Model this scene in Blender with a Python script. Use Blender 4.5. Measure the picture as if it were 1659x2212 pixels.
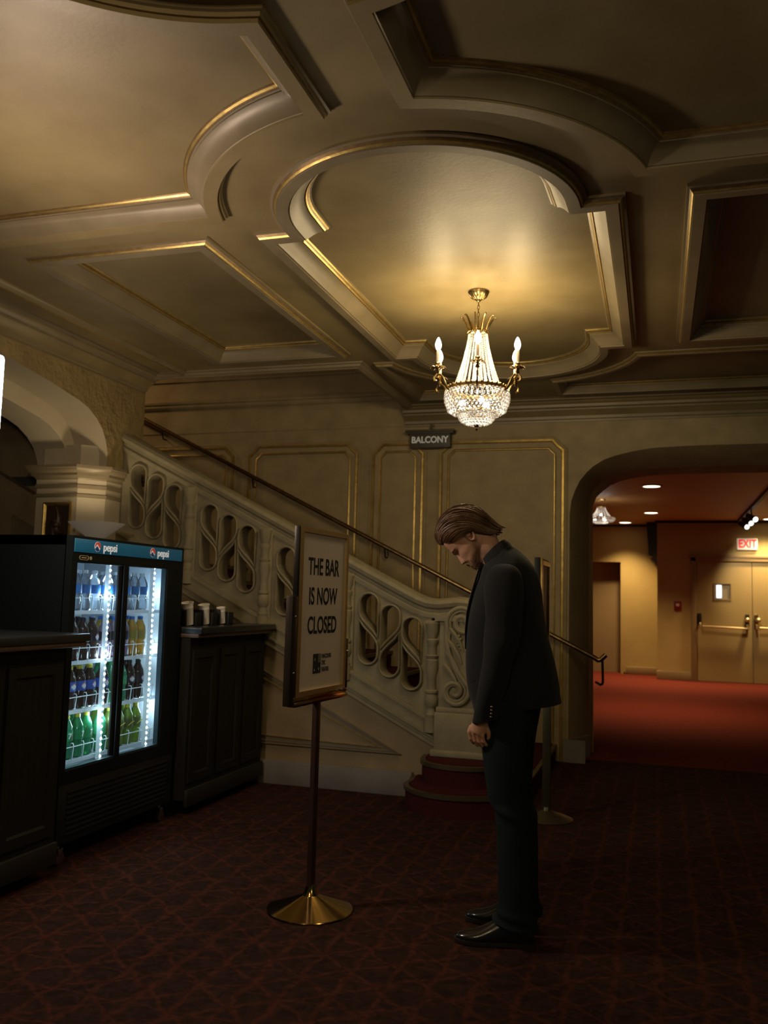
import bpy, bmesh, math, random
from math import sin, cos, pi, radians, sqrt
from mathutils import Vector, Matrix, geometry
random.seed(7)
for _o in list(bpy.data.objects): bpy.data.objects.remove(_o)
scn = bpy.context.scene
COL = scn.collection

# ------------------------------------------------------------------ camera
F, CX, CY, EYE = 1900.0, 829.5, 1106.0, 1.38
d1 = Vector((1420-CX, -(1308-CY), -F)).normalized()
upv = Vector((1, -0.027, 0)).cross(d1).normalized()
xv = d1.cross(upv)
cam_d = bpy.data.cameras.new('camera'); cam = bpy.data.objects.new('camera', cam_d); COL.objects.link(cam)
cam.matrix_world = Matrix.Translation((0, 0, EYE)) @ Matrix((xv, d1, upv)).to_4x4()
cam_d.sensor_fit = 'VERTICAL'; cam_d.sensor_height = 36.0; cam_d.lens = 36.0*F/2212.0
cam_d.clip_start = 0.05; cam_d.clip_end = 100
cam_d.dof.use_dof = True; cam_d.dof.focus_distance = 3.85; cam_d.dof.aperture_fstop = 3.2
scn.camera = cam

# ------------------------------------------------------------------ world and exposure
w = bpy.data.worlds.new('world'); scn.world = w; w.use_nodes = True
w.node_tree.nodes['Background'].inputs[0].default_value = (0.12, 0.2, 0.17, 1)
w.node_tree.nodes['Background'].inputs[1].default_value = 0.06
vs = scn.view_settings
vs.view_transform = 'Standard'; vs.look = 'None'; vs.gamma = 1; vs.use_curve_mapping = False
vs.exposure = 0.5
P_BULB = 5.0      # watts of each candle bulb
P_KEY = 34.0      # pendant light box over the bar
P_LAND = 17.0     # unseen lamp added to light the stairwell
P_CORR = 225.0     # corridor downlights

# ------------------------------------------------------------------ helpers
def tag(o, label=None, cat=None, group=None, kind=None):
    if label: o['label'] = label
    if cat: o['category'] = cat
    if group: o['group'] = group
    if kind: o['kind'] = kind
    return o

def empty(name, loc, label, cat, group=None, rz=0):
    o = bpy.data.objects.new(name, None); COL.objects.link(o)
    o.location = loc; o.rotation_euler = (0, 0, rz); o.empty_display_size = .1
    return tag(o, label, cat, group)

class MB:
    def __init__(s): s.v = []; s.f = []; s.m = []
    def add(s, vs_, fs, mi=0):
        n = len(s.v); s.v += [tuple(p) for p in vs_]
        for f in fs: s.f.append([n+i for i in f]); s.m.append(mi)
        return s
    def box(s, a, b, mi=0, mtx=None):
        x0, y0, z0 = a; x1, y1, z1 = b
        P = [(x0,y0,z0),(x1,y0,z0),(x1,y1,z0),(x0,y1,z0),(x0,y0,z1),(x1,y0,z1),(x1,y1,z1),(x0,y1,z1)]
        if mtx is not None: P = [mtx @ Vector(p) for p in P]
        return s.add(P, [(0,3,2,1),(4,5,6,7),(0,1,5,4),(1,2,6,5),(2,3,7,6),(3,0,4,7)], mi)
    def bbox(s, a, b, r=.005, mi=0):
        """box with chamfered vertical and horizontal edges"""
        bm = bmesh.new(); bmesh.ops.create_cube(bm, size=1)
        for v in bm.verts:
            v.co = Vector([(a[i]+b[i])/2 + v.co[i]*(b[i]-a[i]) for i in range(3)])
        bmesh.ops.bevel(bm, geom=list(bm.edges), offset=r, segments=2, affect='EDGES', profile=.5)
        bm.verts.index_update()
        s.add([v.co[:] for v in bm.verts], [[v.index for v in f.verts] for f in bm.faces], mi); bm.free(); return s
    def lathe(s, prof, c=(0,0,0), n=32, mi=0, cap=True, flute=0):
        """prof: list of (radius, z)"""
        vs_, fs = [], []
        for (r, z) in prof:
            for k in range(n):
                a = 2*pi*k/n; rr = r*(1+flute*cos(a*n/4)) if flute else r
                vs_.append((c[0]+rr*cos(a), c[1]+rr*sin(a), c[2]+z))
        for i in range(len(prof)-1):
            for k in range(n):
                k2 = (k+1) % n
                fs.append((i*n+k, i*n+k2, (i+1)*n+k2, (i+1)*n+k))
        if cap:
            fs.append(tuple(range(n))[::-1]); fs.append(tuple((len(prof)-1)*n+k for k in range(n)))
        return s.add(vs_, fs, mi)
    def tube(s, pts, r, n=8, mi=0, closed=False, flat=1.0):
        pts = [Vector(p) for p in pts]; N = len(pts)
        rs = r if isinstance(r, (list, tuple)) else [r]*N
        vs_, fs = [], []; prev = None
        for i, p in enumerate(pts):
            if closed: t = pts[(i+1) % N]-pts[i-1]
            else: t = pts[min(i+1, N-1)]-pts[max(i-1, 0)]
            if t.length < 1e-9: t = Vector((0,0,1))
            t.normalize()
            if prev is None:
                a = Vector((0,0,1)) if abs(t.z) < .9 else Vector((1,0,0))
                u = t.cross(a).normalized()
            else:
                u = (prev - t*prev.dot(t))
                u = u.normalized() if u.length > 1e-6 else t.cross(Vector((0,0,1))).normalized()
            prev = u; v = t.cross(u)
            for k in range(n):
                a = 2*pi*k/n; vs_.append(p + u*(cos(a)*rs[i]) + v*(sin(a)*rs[i]*flat))
        for i in range(N if closed else N-1):
            j = (i+1) % N
            for k in range(n):
                k2 = (k+1) % n; fs.append((i*n+k, i*n+k2, j*n+k2, j*n+k))
        if not closed:
            fs.append(tuple(range(n))[::-1]); fs.append(tuple((N-1)*n+k for k in range(n)))
        return s.add(vs_, fs, mi)
    def ball(s, c, r, n=8, m=6, mi=0, sc=(1,1,1)):
        vs_, fs = [], []
        for i in range(m+1):
            th = pi*i/m
            for k in range(n):
                a = 2*pi*k/n
                vs_.append((c[0]+r*sc[0]*sin(th)*cos(a), c[1]+r*sc[1]*sin(th)*sin(a), c[2]+r*sc[2]*cos(th)))
        for i in range(m):
            for k in range(n):
                k2 = (k+1) % n; fs.append((i*n+k, (i+1)*n+k, (i+1)*n+k2, i*n+k2))
        return s.add(vs_, fs, mi)
    def poly(s, outer, holes, mp, mi=0):
        """flat polygon with holes; mp maps 2D to 3D"""
        loops = [outer]+list(holes); pts = []; eds = []
        for L in loops:
            n0 = len(pts); pts += [Vector((p[0], p[1])) for p in L]; eds += [(n0+i, n0+(i+1) % len(L)) for i in range(len(L))]
        V2, _, F2, _, _, _ = geometry.delaunay_2d_cdt(pts, eds, [], 0, 1e-6)
        def inside(x, y, L):
            r = False
            for i in range(len(L)):
                x0, y0 = L[i-1][0], L[i-1][1]; x1, y1 = L[i][0], L[i][1]
                if (y0 > y) != (y1 > y) and x < (x1-x0)*(y-y0)/(y1-y0)+x0: r = not r
            return r
        keep = []
        for f in F2:
            cx_ = sum(V2[i].x for i in f)/len(f); cy_ = sum(V2[i].y for i in f)/len(f)
            if inside(cx_, cy_, outer) and not any(inside(cx_, cy_, h) for h in holes): keep.append(tuple(f))
        return s.add([mp(p.x, p.y) for p in V2], keep, mi)
    def prism(s, outer, holes, mp, h0, h1, mi=0, side_mi=None):
        """slab between h0 and h1 with holes; mp(x,y,h)"""
        s.poly(outer, holes, lambda x, y: mp(x, y, h0), mi)
        s.poly(outer, holes, lambda x, y: mp(x, y, h1), mi)
        for L in [outer]+list(holes):
            n = len(L)
            s.add([mp(p[0], p[1], h0) for p in L]+[mp(p[0], p[1], h1) for p in L],
                  [(i, (i+1) % n, n+(i+1) % n, n+i) for i in range(n)], mi if side_mi is None else side_mi)
        return s
    def sweep(s, path, prof, mp, closed=True, mats=None, flip=False):
        """path: 2D points, prof: (inward offset, height), mp(x,y,h)"""
        N = len(path); K = len(prof); vs_ = []
        for i in range(N):
            p = Vector(path[i])
            a = Vector(path[i-1]) if (closed or i > 0) else None
            b = Vector(path[(i+1) % N]) if (closed or i < N-1) else None
            e0 = (p-a).normalized() if a is not None else (b-p).normalized()
            e1 = (b-p).normalized() if b is not None else e0
            n0 = Vector((-e0.y, e0.x)); n1 = Vector((-e1.y, e1.x))
            m = n0+n1
            m = m/max(m.dot(n0), .3) if m.length > 1e-6 else n0
            if flip: m = -m
            for (d, h) in prof: 
                q = p+m*d; vs_.append(mp(q.x, q.y, h))
        n = len(s.v); s.v += [tuple(q) for q in vs_]
        for i in range(N if closed else N-1):
            j = (i+1) % N
            for k in range(K-1):
                s.f.append([n+i*K+k, n+j*K+k, n+j*K+k+1, n+i*K+k+1]); s.m.append(mats[k] if mats else 0)
        return s
    def build(s, name, mats, parent=None, smooth=True, angle=35):
        me = bpy.data.meshes.new(name); me.from_pydata(s.v, [], s.f); 
        if not isinstance(mats, (list, tuple)): mats = [mats]
        for m in mats: me.materials.append(m)
        me.polygons.foreach_set('material_index', s.m)
        bm = bmesh.new(); bm.from_mesh(me); bmesh.ops.remove_doubles(bm, verts=bm.verts, dist=1e-5)
        bmesh.ops.recalc_face_normals(bm, faces=bm.faces)
        if smooth:
            ca = cos(radians(angle))
            for f in bm.faces: f.smooth = True
            for e in bm.edges:
                if len(e.link_faces) == 2:
                    e.smooth = e.link_faces[0].normal.dot(e.link_faces[1].normal) > ca
                else: e.smooth = False
        bm.to_mesh(me); bm.free(); me.update()
        o = bpy.data.objects.new(name, me); COL.objects.link(o)
        if parent is not None:
            o.parent = parent
        return o

def loc(o, parent):  # parts are built in world coordinates; keep them there under a placed parent
    o.parent = parent; o.matrix_parent_inverse = (Matrix.Translation(parent.location) @ parent.rotation_euler.to_matrix().to_4x4()).inverted(); return o

def offset(path, d):
    out = []; N = len(path)
    for i in range(N):
        p = Vector(path[i]); e0 = (p-Vector(path[i-1])).normalized(); e1 = (Vector(path[(i+1) % N])-p).normalized()
        n0 = Vector((-e0.y, e0.x)); n1 = Vector((-e1.y, e1.x)); m = n0+n1
        m = m/max(m.dot(n0), .3) if m.length > 1e-6 else n0
        q = p+m*d; out.append((q.x, q.y))
    return out

def arc(cx, cy, r, a0, a1, n=24):
    return [(cx+r*cos(radians(a0+(a1-a0)*i/n)), cy+r*sin(radians(a0+(a1-a0)*i/n))) for i in range(n+1)]

def text(body, size, name, mat, parent, mtx, ext=.0015, sx=1.0, align='CENTER', bold=0.0, spacing=1.0):
    c = bpy.data.curves.new('tmp', 'FONT'); c.body = body; c.size = size; c.extrude = ext; c.align_x = align; c.align_y = 'CENTER'
    c.offset = bold; c.space_character = spacing
    t = bpy.data.objects.new('tmp', c); COL.objects.link(t); bpy.context.view_layer.update()
    me = bpy.data.meshes.new_from_object(t.evaluated_get(bpy.context.evaluated_depsgraph_get()))
    bpy.data.objects.remove(t); me.transform(mtx @ Matrix.Diagonal((sx, 1, 1, 1)))
    me.materials.clear(); me.materials.append(mat)
    o = bpy.data.objects.new(name, me); COL.objects.link(o)
    if parent is not None: loc(o, parent)
    return o

def frame_mtx(o, x, y):  # matrix from origin, x axis, y axis
    x = Vector(x).normalized(); z = x.cross(Vector(y)).normalized(); y = z.cross(x)
    m = Matrix((x, y, z)).transposed().to_4x4(); m.translation = Vector(o); return m

# ------------------------------------------------------------------ materials
def pm(name, col, rough=.5, metal=0, spec=.5, noise=None, bump=None, col2=None, nscale=6, detail=4, emit=None, estr=0, coat=0, sheen=0, trans=0, ior=1.45, stretch=(1,1,1)):
    m = bpy.data.materials.new(name); m.use_nodes = True; nt = m.node_tree; b = nt.nodes['Principled BSDF']
    b.inputs['Base Color'].default_value = (*col, 1); b.inputs['Roughness'].default_value = rough
    b.inputs['Metallic'].default_value = metal; b.inputs['Specular IOR Level'].default_value = spec
    b.inputs['Coat Weight'].default_value = coat; b.inputs['Sheen Weight'].default_value = sheen
    b.inputs['Transmission Weight'].default_value = trans; b.inputs['IOR'].default_value = ior
    if emit: b.inputs['Emission Color'].default_value = (*emit, 1); b.inputs['Emission Strength'].default_value = estr
    if col2 or bump:
        tc = nt.nodes.new('ShaderNodeTexCoord'); mp = nt.nodes.new('ShaderNodeMapping'); mp.inputs['Scale'].default_value = stretch
        nt.links.new(tc.outputs['Object'], mp.inputs[0])
    if col2:
        n = nt.nodes.new('ShaderNodeTexNoise'); n.inputs['Scale'].default_value = nscale; n.inputs['Detail'].default_value = detail; n.inputs['Roughness'].default_value = .6
        r = nt.nodes.new('ShaderNodeValToRGB'); r.color_ramp.elements[0].position = .35; r.color_ramp.elements[1].position = .68
        r.color_ramp.elements[0].color = (*col, 1); r.color_ramp.elements[1].color = (*col2, 1)
        nt.links.new(mp.outputs[0], n.inputs['Vector']); nt.links.new(n.outputs['Fac'], r.inputs[0]); nt.links.new(r.outputs[0], b.inputs['Base Color'])
    if bump:
        n2 = nt.nodes.new('ShaderNodeTexNoise'); n2.inputs['Scale'].default_value = bump[0]; n2.inputs['Detail'].default_value = 5
        bp = nt.nodes.new('ShaderNodeBump'); bp.inputs['Strength'].default_value = bump[1]; bp.inputs['Distance'].default_value = bump[2]
        nt.links.new(mp.outputs[0], n2.inputs['Vector']); nt.links.new(n2.outputs['Fac'], bp.inputs['Height']); nt.links.new(bp.outputs[0], b.inputs['Normal'])
    return m

M = {}
M['ceil'] = pm('bronze_ceiling_paint', (.300,.222,.100), .5, .12, .5, col2=(.215,.155,.064), nscale=2.2, detail=9, bump=(45,.22,.004))
M['trim'] = pm('bronze_trim_paint', (.265,.205,.115), .46, .12, .5, col2=(.21,.16,.088), nscale=4, bump=(60,.12,.002))
M['gold'] = pm('gilded_moulding', (.62,.44,.13), .38, .8, .5, col2=(.42,.28,.08), nscale=22, bump=(60,.3,.003))
M['gilt_brown'] = pm('worn_gilt_brown', (.24,.15,.055), .45, .5, .5, col2=(.15,.09,.035), nscale=30)
M['wall'] = pm('stencilled_plaster', (.40,.305,.150), .62, 0, .35, col2=(.30,.228,.112), nscale=5, detail=8, bump=(38,.35,.006))
M['wall_rough'] = pm('textured_plaster', (.36,.26,.11), .55, 0, .4, col2=(.29,.20,.085), nscale=3, bump=(16,.8,.03), stretch=(1,1,1))
M['smooth'] = pm('cream_plaster', (.50,.42,.28), .6, 0, .35, col2=(.44,.36,.235), nscale=2)
M['stone'] = pm('cast_stone', (.31,.262,.150), .75, 0, .3, col2=(.235,.195,.112), nscale=9, bump=(70,.35,.004))
M['skirting'] = pm('grey_skirting', (.235,.205,.17), .7, 0, .3, col2=(.19,.165,.135), nscale=6, bump=(50,.3,.004))
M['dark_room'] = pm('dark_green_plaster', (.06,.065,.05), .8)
M['corr_wall'] = pm('mustard_wall_paint', (.46,.33,.115), .6, 0, .35, col2=(.42,.30,.10), nscale=2)
M['corr_trim'] = pm('brown_door_paint', (.28,.185,.075), .5, 0, .4)
M['corr_ceil'] = pm('tan_ceiling_paint', (.46,.27,.11), .6, 0, .3)
M['dark_metal'] = pm('dark_bronze_metal', (.035,.03,.022), .4, .7)
M['black'] = pm('black_enamel', (.004,.0065,.007), .45, 0, .4)
M['black_matt'] = pm('black_plastic', (.012,.013,.013), .6)
M['brass'] = pm('polished_brass', (.62,.43,.17), .12, 1, .5, bump=(30,.06,.002))
M['brass_old'] = pm('aged_brass', (.44,.30,.12), .28, 1, .5, col2=(.25,.17,.07), nscale=30)
M['satin_brass'] = pm('satin_brass', (.80,.62,.30), .42, .85)
M['chrome'] = pm('brushed_steel', (.55,.55,.55), .22, 1)
M['white'] = pm('white_coated_wire', (.75,.78,.8), .4)
M['fr_in'] = pm('white_fridge_liner', (.62,.68,.74), .4)
M['paper'] = pm('cream_poster_paper', (.86,.74,.60), .55)
M['ink'] = pm('black_ink', (.012,.014,.012), .6)
M['red_carpet'] = pm('red_stair_carpet', (.07,.014,.011), .95, 0, .1, col2=(.048,.010,.009), nscale=60, bump=(260,.4,.004))
M['skin'] = pm('skin', (.70,.40,.26), .45, 0, .4, col2=(.64,.33,.20), nscale=30, bump=(240,.1,.001))
M['suit'] = pm('black_wool', (.017,.018,.018), .85, 0, .2, col2=(.012,.013,.013), nscale=120, bump=(500,.2,.001), sheen=.12)
M['trouser'] = pm('dark_denim', (.013,.019,.019), .9, 0, .15, bump=(300,.25,.001))
M['leather'] = pm('black_leather', (.012,.011,.009), .22, 0, .55, coat=.5, bump=(90,.12,.001))
M['bar'] = pm('dark_oak_bar_front', (.018,.015,.010), .65, 0, .25, col2=(.013,.011,.008), nscale=7, stretch=(8,8,1), bump=(30,.2,.003))
M['bar_top'] = pm('black_stone_counter', (.018,.020,.020), .28, 0, .5)
M['bar_edge'] = pm('counter_wood_edge', (.10,.055,.028), .4)
M['bulb'] = pm('lit_candle_bulb', (1,1,1), .3, emit=(1,.93,.86), estr=16)
nt_ = M['bulb'].node_tree; _o = nt_.nodes['Material Output']; _e = nt_.nodes.new('ShaderNodeEmission'); _e.inputs[0].default_value = (1,.95,.9,1); _e.inputs[1].default_value = 9
_t = nt_.nodes.new('ShaderNodeBsdfTransparent'); _x = nt_.nodes.new('ShaderNodeMixShader'); _x.inputs[0].default_value = .3
nt_.links.new(_t.outputs[0], _x.inputs[1]); nt_.links.new(_e.outputs[0], _x.inputs[2]); nt_.links.new(_x.outputs[0], _o.inputs[0])
M['led'] = pm('lit_white_strip', (1,1,1), .3, emit=(.72,.9,1), estr=9)
M['lightbox'] = pm('lit_light_box', (1,1,1), .4, emit=(1,.93,.96), estr=9)
M['down'] = pm('lit_downlight', (1,1,1), .4, emit=(1,.83,.58), estr=4)
M['ivory'] = pm('ivory_candle_sleeve', (.62,.50,.38), .5)
M['frost'] = pm('frosted_glass_bowl', (.40,.34,.24), .55, emit=(1,.82,.6), estr=.04)
M['exit_white'] = pm('lit_sign_face', (.8,.72,.6), .5, emit=(1,.8,.6), estr=.25)
M['exit_red'] = pm('red_sign_letters', (.6,.02,.015), .5, emit=(1,.03,.02), estr=.5)
M['red_plastic'] = pm('red_plastic', (.22,.012,.01), .4)

def glassy(name, col, alpha, rough=.05, ior=1.45):
    """mostly see-through coloured film with mirror reflections at the fresnel rate"""
    m = bpy.data.materials.new(name); m.use_nodes = True; nt = m.node_tree
    for n in list(nt.nodes): nt.nodes.remove(n)
    out = nt.nodes.new('ShaderNodeOutputMaterial'); tr = nt.nodes.new('ShaderNodeBsdfTransparent'); tr.inputs[0].default_value = (*col, 1)
    gl = nt.nodes.new('ShaderNodeBsdfGlossy'); gl.inputs['Roughness'].default_value = rough
    df = nt.nodes.new('ShaderNodeBsdfDiffuse'); df.inputs[0].default_value = (*[min(1, c*.9) for c in col], 1)
    fr = nt.nodes.new('ShaderNodeFresnel'); fr.inputs[0].default_value = ior
    a = nt.nodes.new('ShaderNodeMixShader'); a.inputs[0].default_value = alpha
    nt.links.new(tr.outputs[0], a.inputs[1]); nt.links.new(df.outputs[0], a.inputs[2])
    b = nt.nodes.new('ShaderNodeMixShader'); nt.links.new(fr.outputs[0], b.inputs[0]); nt.links.new(a.outputs[0], b.inputs[1]); nt.links.new(gl.outputs[0], b.inputs[2])
    nt.links.new(b.outputs[0], out.inputs[0]); return m
M['pane'] = glassy('door_glass', (.90,.95,.97), .02, .02)
M['clear'] = glassy('clear_plastic', (.78,.86,.93), .22, .08)
M['green'] = glassy('green_plastic', (.10,.62,.30), .35, .08)
M['lime'] = glassy('yellow_green_plastic', (.45,.62,.12), .4, .08)
M['cola'] = glassy('dark_cola', (.06,.035,.03), .75, .06)
M['tea'] = glassy('pale_purple_drink', (.40,.30,.42), .5, .06)
M['amber'] = glassy('amber_drink', (.85,.55,.12), .5, .06)

# carpet: dark brown red with lighter red lines crossing in a loose triangular net
def carpet():
    m = bpy.data.materials.new('patterned_carpet'); m.use_nodes = True; nt = m.node_tree; L = nt.links.new; b = nt.nodes['Principled BSDF']
    tc = nt.nodes.new('ShaderNodeTexCoord'); no = nt.nodes.new('ShaderNodeTexNoise'); no.inputs['Scale'].default_value = 7; no.inputs['Detail'].default_value = 2
    L(tc.outputs['Object'], no.inputs['Vector'])
    sub = nt.nodes.new('ShaderNodeVectorMath'); sub.operation = 'SUBTRACT'; sub.inputs[1].default_value = (.5,.5,.5); L(no.outputs['Color'], sub.inputs[0])
    mul = nt.nodes.new('ShaderNodeVectorMath'); mul.operation = 'SCALE'; mul.inputs['Scale'].default_value = .09; L(sub.outputs[0], mul.inputs[0])
    add = nt.nodes.new('ShaderNodeVectorMath'); add.operation = 'ADD'; L(tc.outputs['Object'], add.inputs[0]); L(mul.outputs[0], add.inputs[1])
    prev = None
    for ang, per, wd in ((0, .155, .016), (52, .17, .012), (-52, .17, .012), (90, .21, .006)):
        dt = nt.nodes.new('ShaderNodeVectorMath'); dt.operation = 'DOT_PRODUCT'; dt.inputs[1].default_value = (cos(radians(ang)), sin(radians(ang)), 0); L(add.outputs[0], dt.inputs[0])
        pp = nt.nodes.new('ShaderNodeMath'); pp.operation = 'PINGPONG'; pp.inputs[1].default_value = per/2; L(dt.outputs['Value'], pp.inputs[0])
        mr = nt.nodes.new('ShaderNodeMapRange'); mr.inputs['From Min'].default_value = wd; mr.inputs['From Max'].default_value = wd*.35; L(pp.outputs[0], mr.inputs['Value'])
        if prev is None: prev = mr.outputs[0]
        else:
            mx = nt.nodes.new('ShaderNodeMath'); mx.operation = 'MAXIMUM'; L(prev, mx.inputs[0]); L(mr.outputs[0], mx.inputs[1]); prev = mx.outputs[0]
    n2 = nt.nodes.new('ShaderNodeTexNoise'); n2.inputs['Scale'].default_value = 26; n2.inputs['Detail'].default_value = 5; L(tc.outputs['Object'], n2.inputs['Vector'])
    m2 = nt.nodes.new('ShaderNodeMath'); m2.operation = 'MULTIPLY'; L(prev, m2.inputs[0]); L(n2.outputs['Fac'], m2.inputs[1])
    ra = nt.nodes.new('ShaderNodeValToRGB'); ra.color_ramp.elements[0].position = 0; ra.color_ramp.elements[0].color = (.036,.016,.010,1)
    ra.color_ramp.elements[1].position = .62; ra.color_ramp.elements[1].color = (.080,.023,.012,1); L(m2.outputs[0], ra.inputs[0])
    v = nt.nodes.new('ShaderNodeTexNoise'); v.inputs['Scale'].default_value = 20; v.inputs['Detail'].default_value = 6; v.inputs['Distortion'].default_value = 1.2; L(tc.outputs['Object'], v.inputs['Vector'])
    mc = nt.nodes.new('ShaderNodeMixRGB'); mc.blend_type = 'MULTIPLY'; mc.inputs[0].default_value = .75; L(ra.outputs[0], mc.inputs[1])
    r2 = nt.nodes.new('ShaderNodeValToRGB'); r2.color_ramp.elements[0].position = .38; r2.color_ramp.elements[0].color = (.45,.45,.45,1); r2.color_ramp.elements[1].position = .6
    L(v.outputs['Fac'], r2.inputs[0]); L(r2.outputs[0], mc.inputs[2]); L(mc.outputs[0], b.inputs['Base Color'])
    b.inputs['Roughness'].default_value = .95; b.inputs['Specular IOR Level'].default_value = .1
    n3 = nt.nodes.new('ShaderNodeTexNoise'); n3.inputs['Scale'].default_value = 300; L(tc.outputs['Object'], n3.inputs['Vector'])
    bp = nt.nodes.new('ShaderNodeBump'); bp.inputs['Strength'].default_value = .5; bp.inputs['Distance'].default_value = .003; L(n3.outputs['Fac'], bp.inputs['Height']); L(bp.outputs[0], b.inputs['Normal'])
    return m
M['carpet'] = carpet()
M['red_floor'] = pm('brightened_corridor_carpet', (.17,.027,.013), .95, 0, .1, col2=(.12,.020,.010), nscale=30, bump=(260,.4,.004))  # brighter red than the lobby carpet, stronger corridor light put into its colour

def point(name, loc_, watts, col, r=.03, parent=None):
    l = bpy.data.lights.new(name, 'POINT'); l.energy = watts; l.color = col; l.shadow_soft_size = r
    o = bpy.data.objects.new(name, l); COL.objects.link(o); o.location = loc_
    if parent is not None: loc(o, parent)
    return o
def spot(name, loc_, watts, col, ang=110, blend=.7, r=.05, parent=None, rot=(0,0,0)):
    l = bpy.data.lights.new(name, 'SPOT'); l.energy = watts; l.color = col; l.spot_size = radians(ang); l.spot_blend = blend; l.shadow_soft_size = r
    o = bpy.data.objects.new(name, l); COL.objects.link(o); o.location = loc_; o.rotation_euler = rot
    if parent is not None: loc(o, parent)
    return o
# ================================================================== THE ROOM
H = 3.2
WY = 8.0                      # back wall plane
XY = lambda x, y, h: (x, y, H+h)
def struct(mb, name, mats, **k):
    o = mb.build(name, mats, **k); o['kind'] = 'structure'; return o

# floor
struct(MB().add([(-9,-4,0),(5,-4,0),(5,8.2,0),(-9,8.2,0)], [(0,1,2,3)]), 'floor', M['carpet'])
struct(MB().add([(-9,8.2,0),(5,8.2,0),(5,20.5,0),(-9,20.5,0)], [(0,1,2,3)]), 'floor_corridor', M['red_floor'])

# ceiling outlines (counter-clockwise)
cxm = -1.035
def cartouche(y0, y1, hw=.90, r=.735):
    return ([(cxm+r, y0)][:0] + arc(cxm, y0, r, 180, 360, 40) + [(cxm+hw, y0), (cxm+hw, y1)] +
            arc(cxm, y1, r, 0, 180, 40) + [(cxm-hw, y1), (cxm-hw, y0)])
def rect(x0, y0, x1, y1): return [(x0,y0),(x1,y0),(x1,y1),(x0,y1)]
RC = 1.03
def side_panel(sign, y0, y1, xe, c0, c1, xin=.20):
    """panel whose two inner corners are cut by arcs about the cartouche centres at c0 and c1"""
    a = math.degrees(math.acos(xin/RC)); b0 = math.degrees(math.asin((y0-c0)/RC)); b1 = math.degrees(math.asin((c1-y1)/RC))
    lo = arc(cxm, c0, RC, b0, a, 20); hi = arc(cxm, c1, RC, -a, -b1, 20)
    p = lo+hi+[(xe, y1), (xe, y0)]
    if sign < 0: p = [(2*cxm-q[0], q[1]) for q in p][::-1]
    return p
Ymid0, Ymid1 = 1.645, 3.6
P = {}
P['centre'] = cartouche(3.88, 6.23)
P['near_centre'] = cartouche(-.985, 1.365)
P['left'] = rect(-3.32, 3.87, -2.20, 6.08); P['right'] = rect(.135, 3.87, 1.25, 6.20)
P['near_left'] = rect(-3.32, -1.0, -2.20, 1.37); P['near_right'] = rect(.135, -1.0, 1.25, 1.37)
P['mid_right'] = side_panel(1, Ymid0, Ymid1, 1.25, 1.365, 3.88)
P['mid_left'] = side_panel(-1, Ymid0, Ymid1, 2*cxm+3.32, 1.365, 3.88)
# far strip beyond the centre cartouche
RF = .92
P['far_right'] = arc(cxm, 6.23, RF, 77, 14, 20)[::-1][:0] + ([(cxm+.21, 7.62), (cxm+.21, 6.23+RF*sin(radians(76.8)))] + arc(cxm, 6.23, RF, 76.8, 14.5, 20)[1:] + [(1.25, 6.23+RF*sin(radians(14.5))), (1.25, 7.62)])[::-1]
P['far_left'] = ([(-2.10, 7.62), (-2.10, 6.36)] + arc(cxm, 6.23, RF, 171.5, 103.2, 20) + [(cxm-.21, 7.62)])[::-1]
def ccw(L):
    a = sum(L[i-1][0]*L[i][1]-L[i][0]*L[i-1][1] for i in range(len(L)))
    return L if a > 0 else L[::-1]
P = {k: ccw(v) for k, v in P.items()}
hole = rect(-4.16, 6.42, -2.30, 8.0)
mb = MB()
outer = [(-9,-4),(5,-4),(5,8.0),(-2.30,8.0),(-2.30,6.42),(-9,6.42)]
mb.poly(outer, list(P.values()), lambda x, y: (x, y, H))
struct(mb, 'ceiling', M['ceil'])
# mouldings: outer step, flat band, cove, gilded bead
pro = [(-.006,0),(-.006,-.012),(.006,-.016),(.014,-.028),(.020,-.036),(.026,-.036),(.026,-.042),(.078,-.042),(.078,-.032),(.086,-.032),(.090,-.026),(.100,-.014),(.114,.004),(.132,.022),(.150,.032),(.150,.038),(.158,.038),(.163,.046),(.172,.052),(.176,.062),(.184,.066)]
pm_ = [0,1,3,2,1,1,1,1,1,1,1,1,1,1,1,3,2,3,2,1]
prs = [(-.072,0),(-.072,-.012),(-.062,-.016),(-.060,-.030),(-.052,-.032),(-.052,-.047),(.010,-.047),(.012,-.040),(.016,-.038),(.020,-.028),(.029,-.012),(.042,.006),(.060,.020),(.078,.026),(.078,.031),(.086,.033),(.091,.040),(.099,.045),(.104,.052)]
pms = [0,1,0,3,0,0,0,1,1,1,1,1,1,1,1,3,2,3]
num = 0
for k, path in P.items():
    num += 1
    far = k.startswith('far'); mid = k.startswith('mid')
    if far: pr = [(d*.62, h*.7) for d, h in pro]; mm = pm_
    elif mid: pr, mm = prs, pms
    else: pr, mm = pro, pm_
    struct(MB().sweep(path, pr, XY, True, mm), 'trim_%d' % num, [M['ceil'], M['trim'], M['gold'], M['gilt_brown']])
    num += 1
    inner = offset(path, pr[-1][0]); hh = pr[-1][1]
    struct(MB().poly(inner, [], lambda x, y: (x, y, H+hh)), 'ceiling_panel_%d' % num, M['ceil'])
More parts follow.
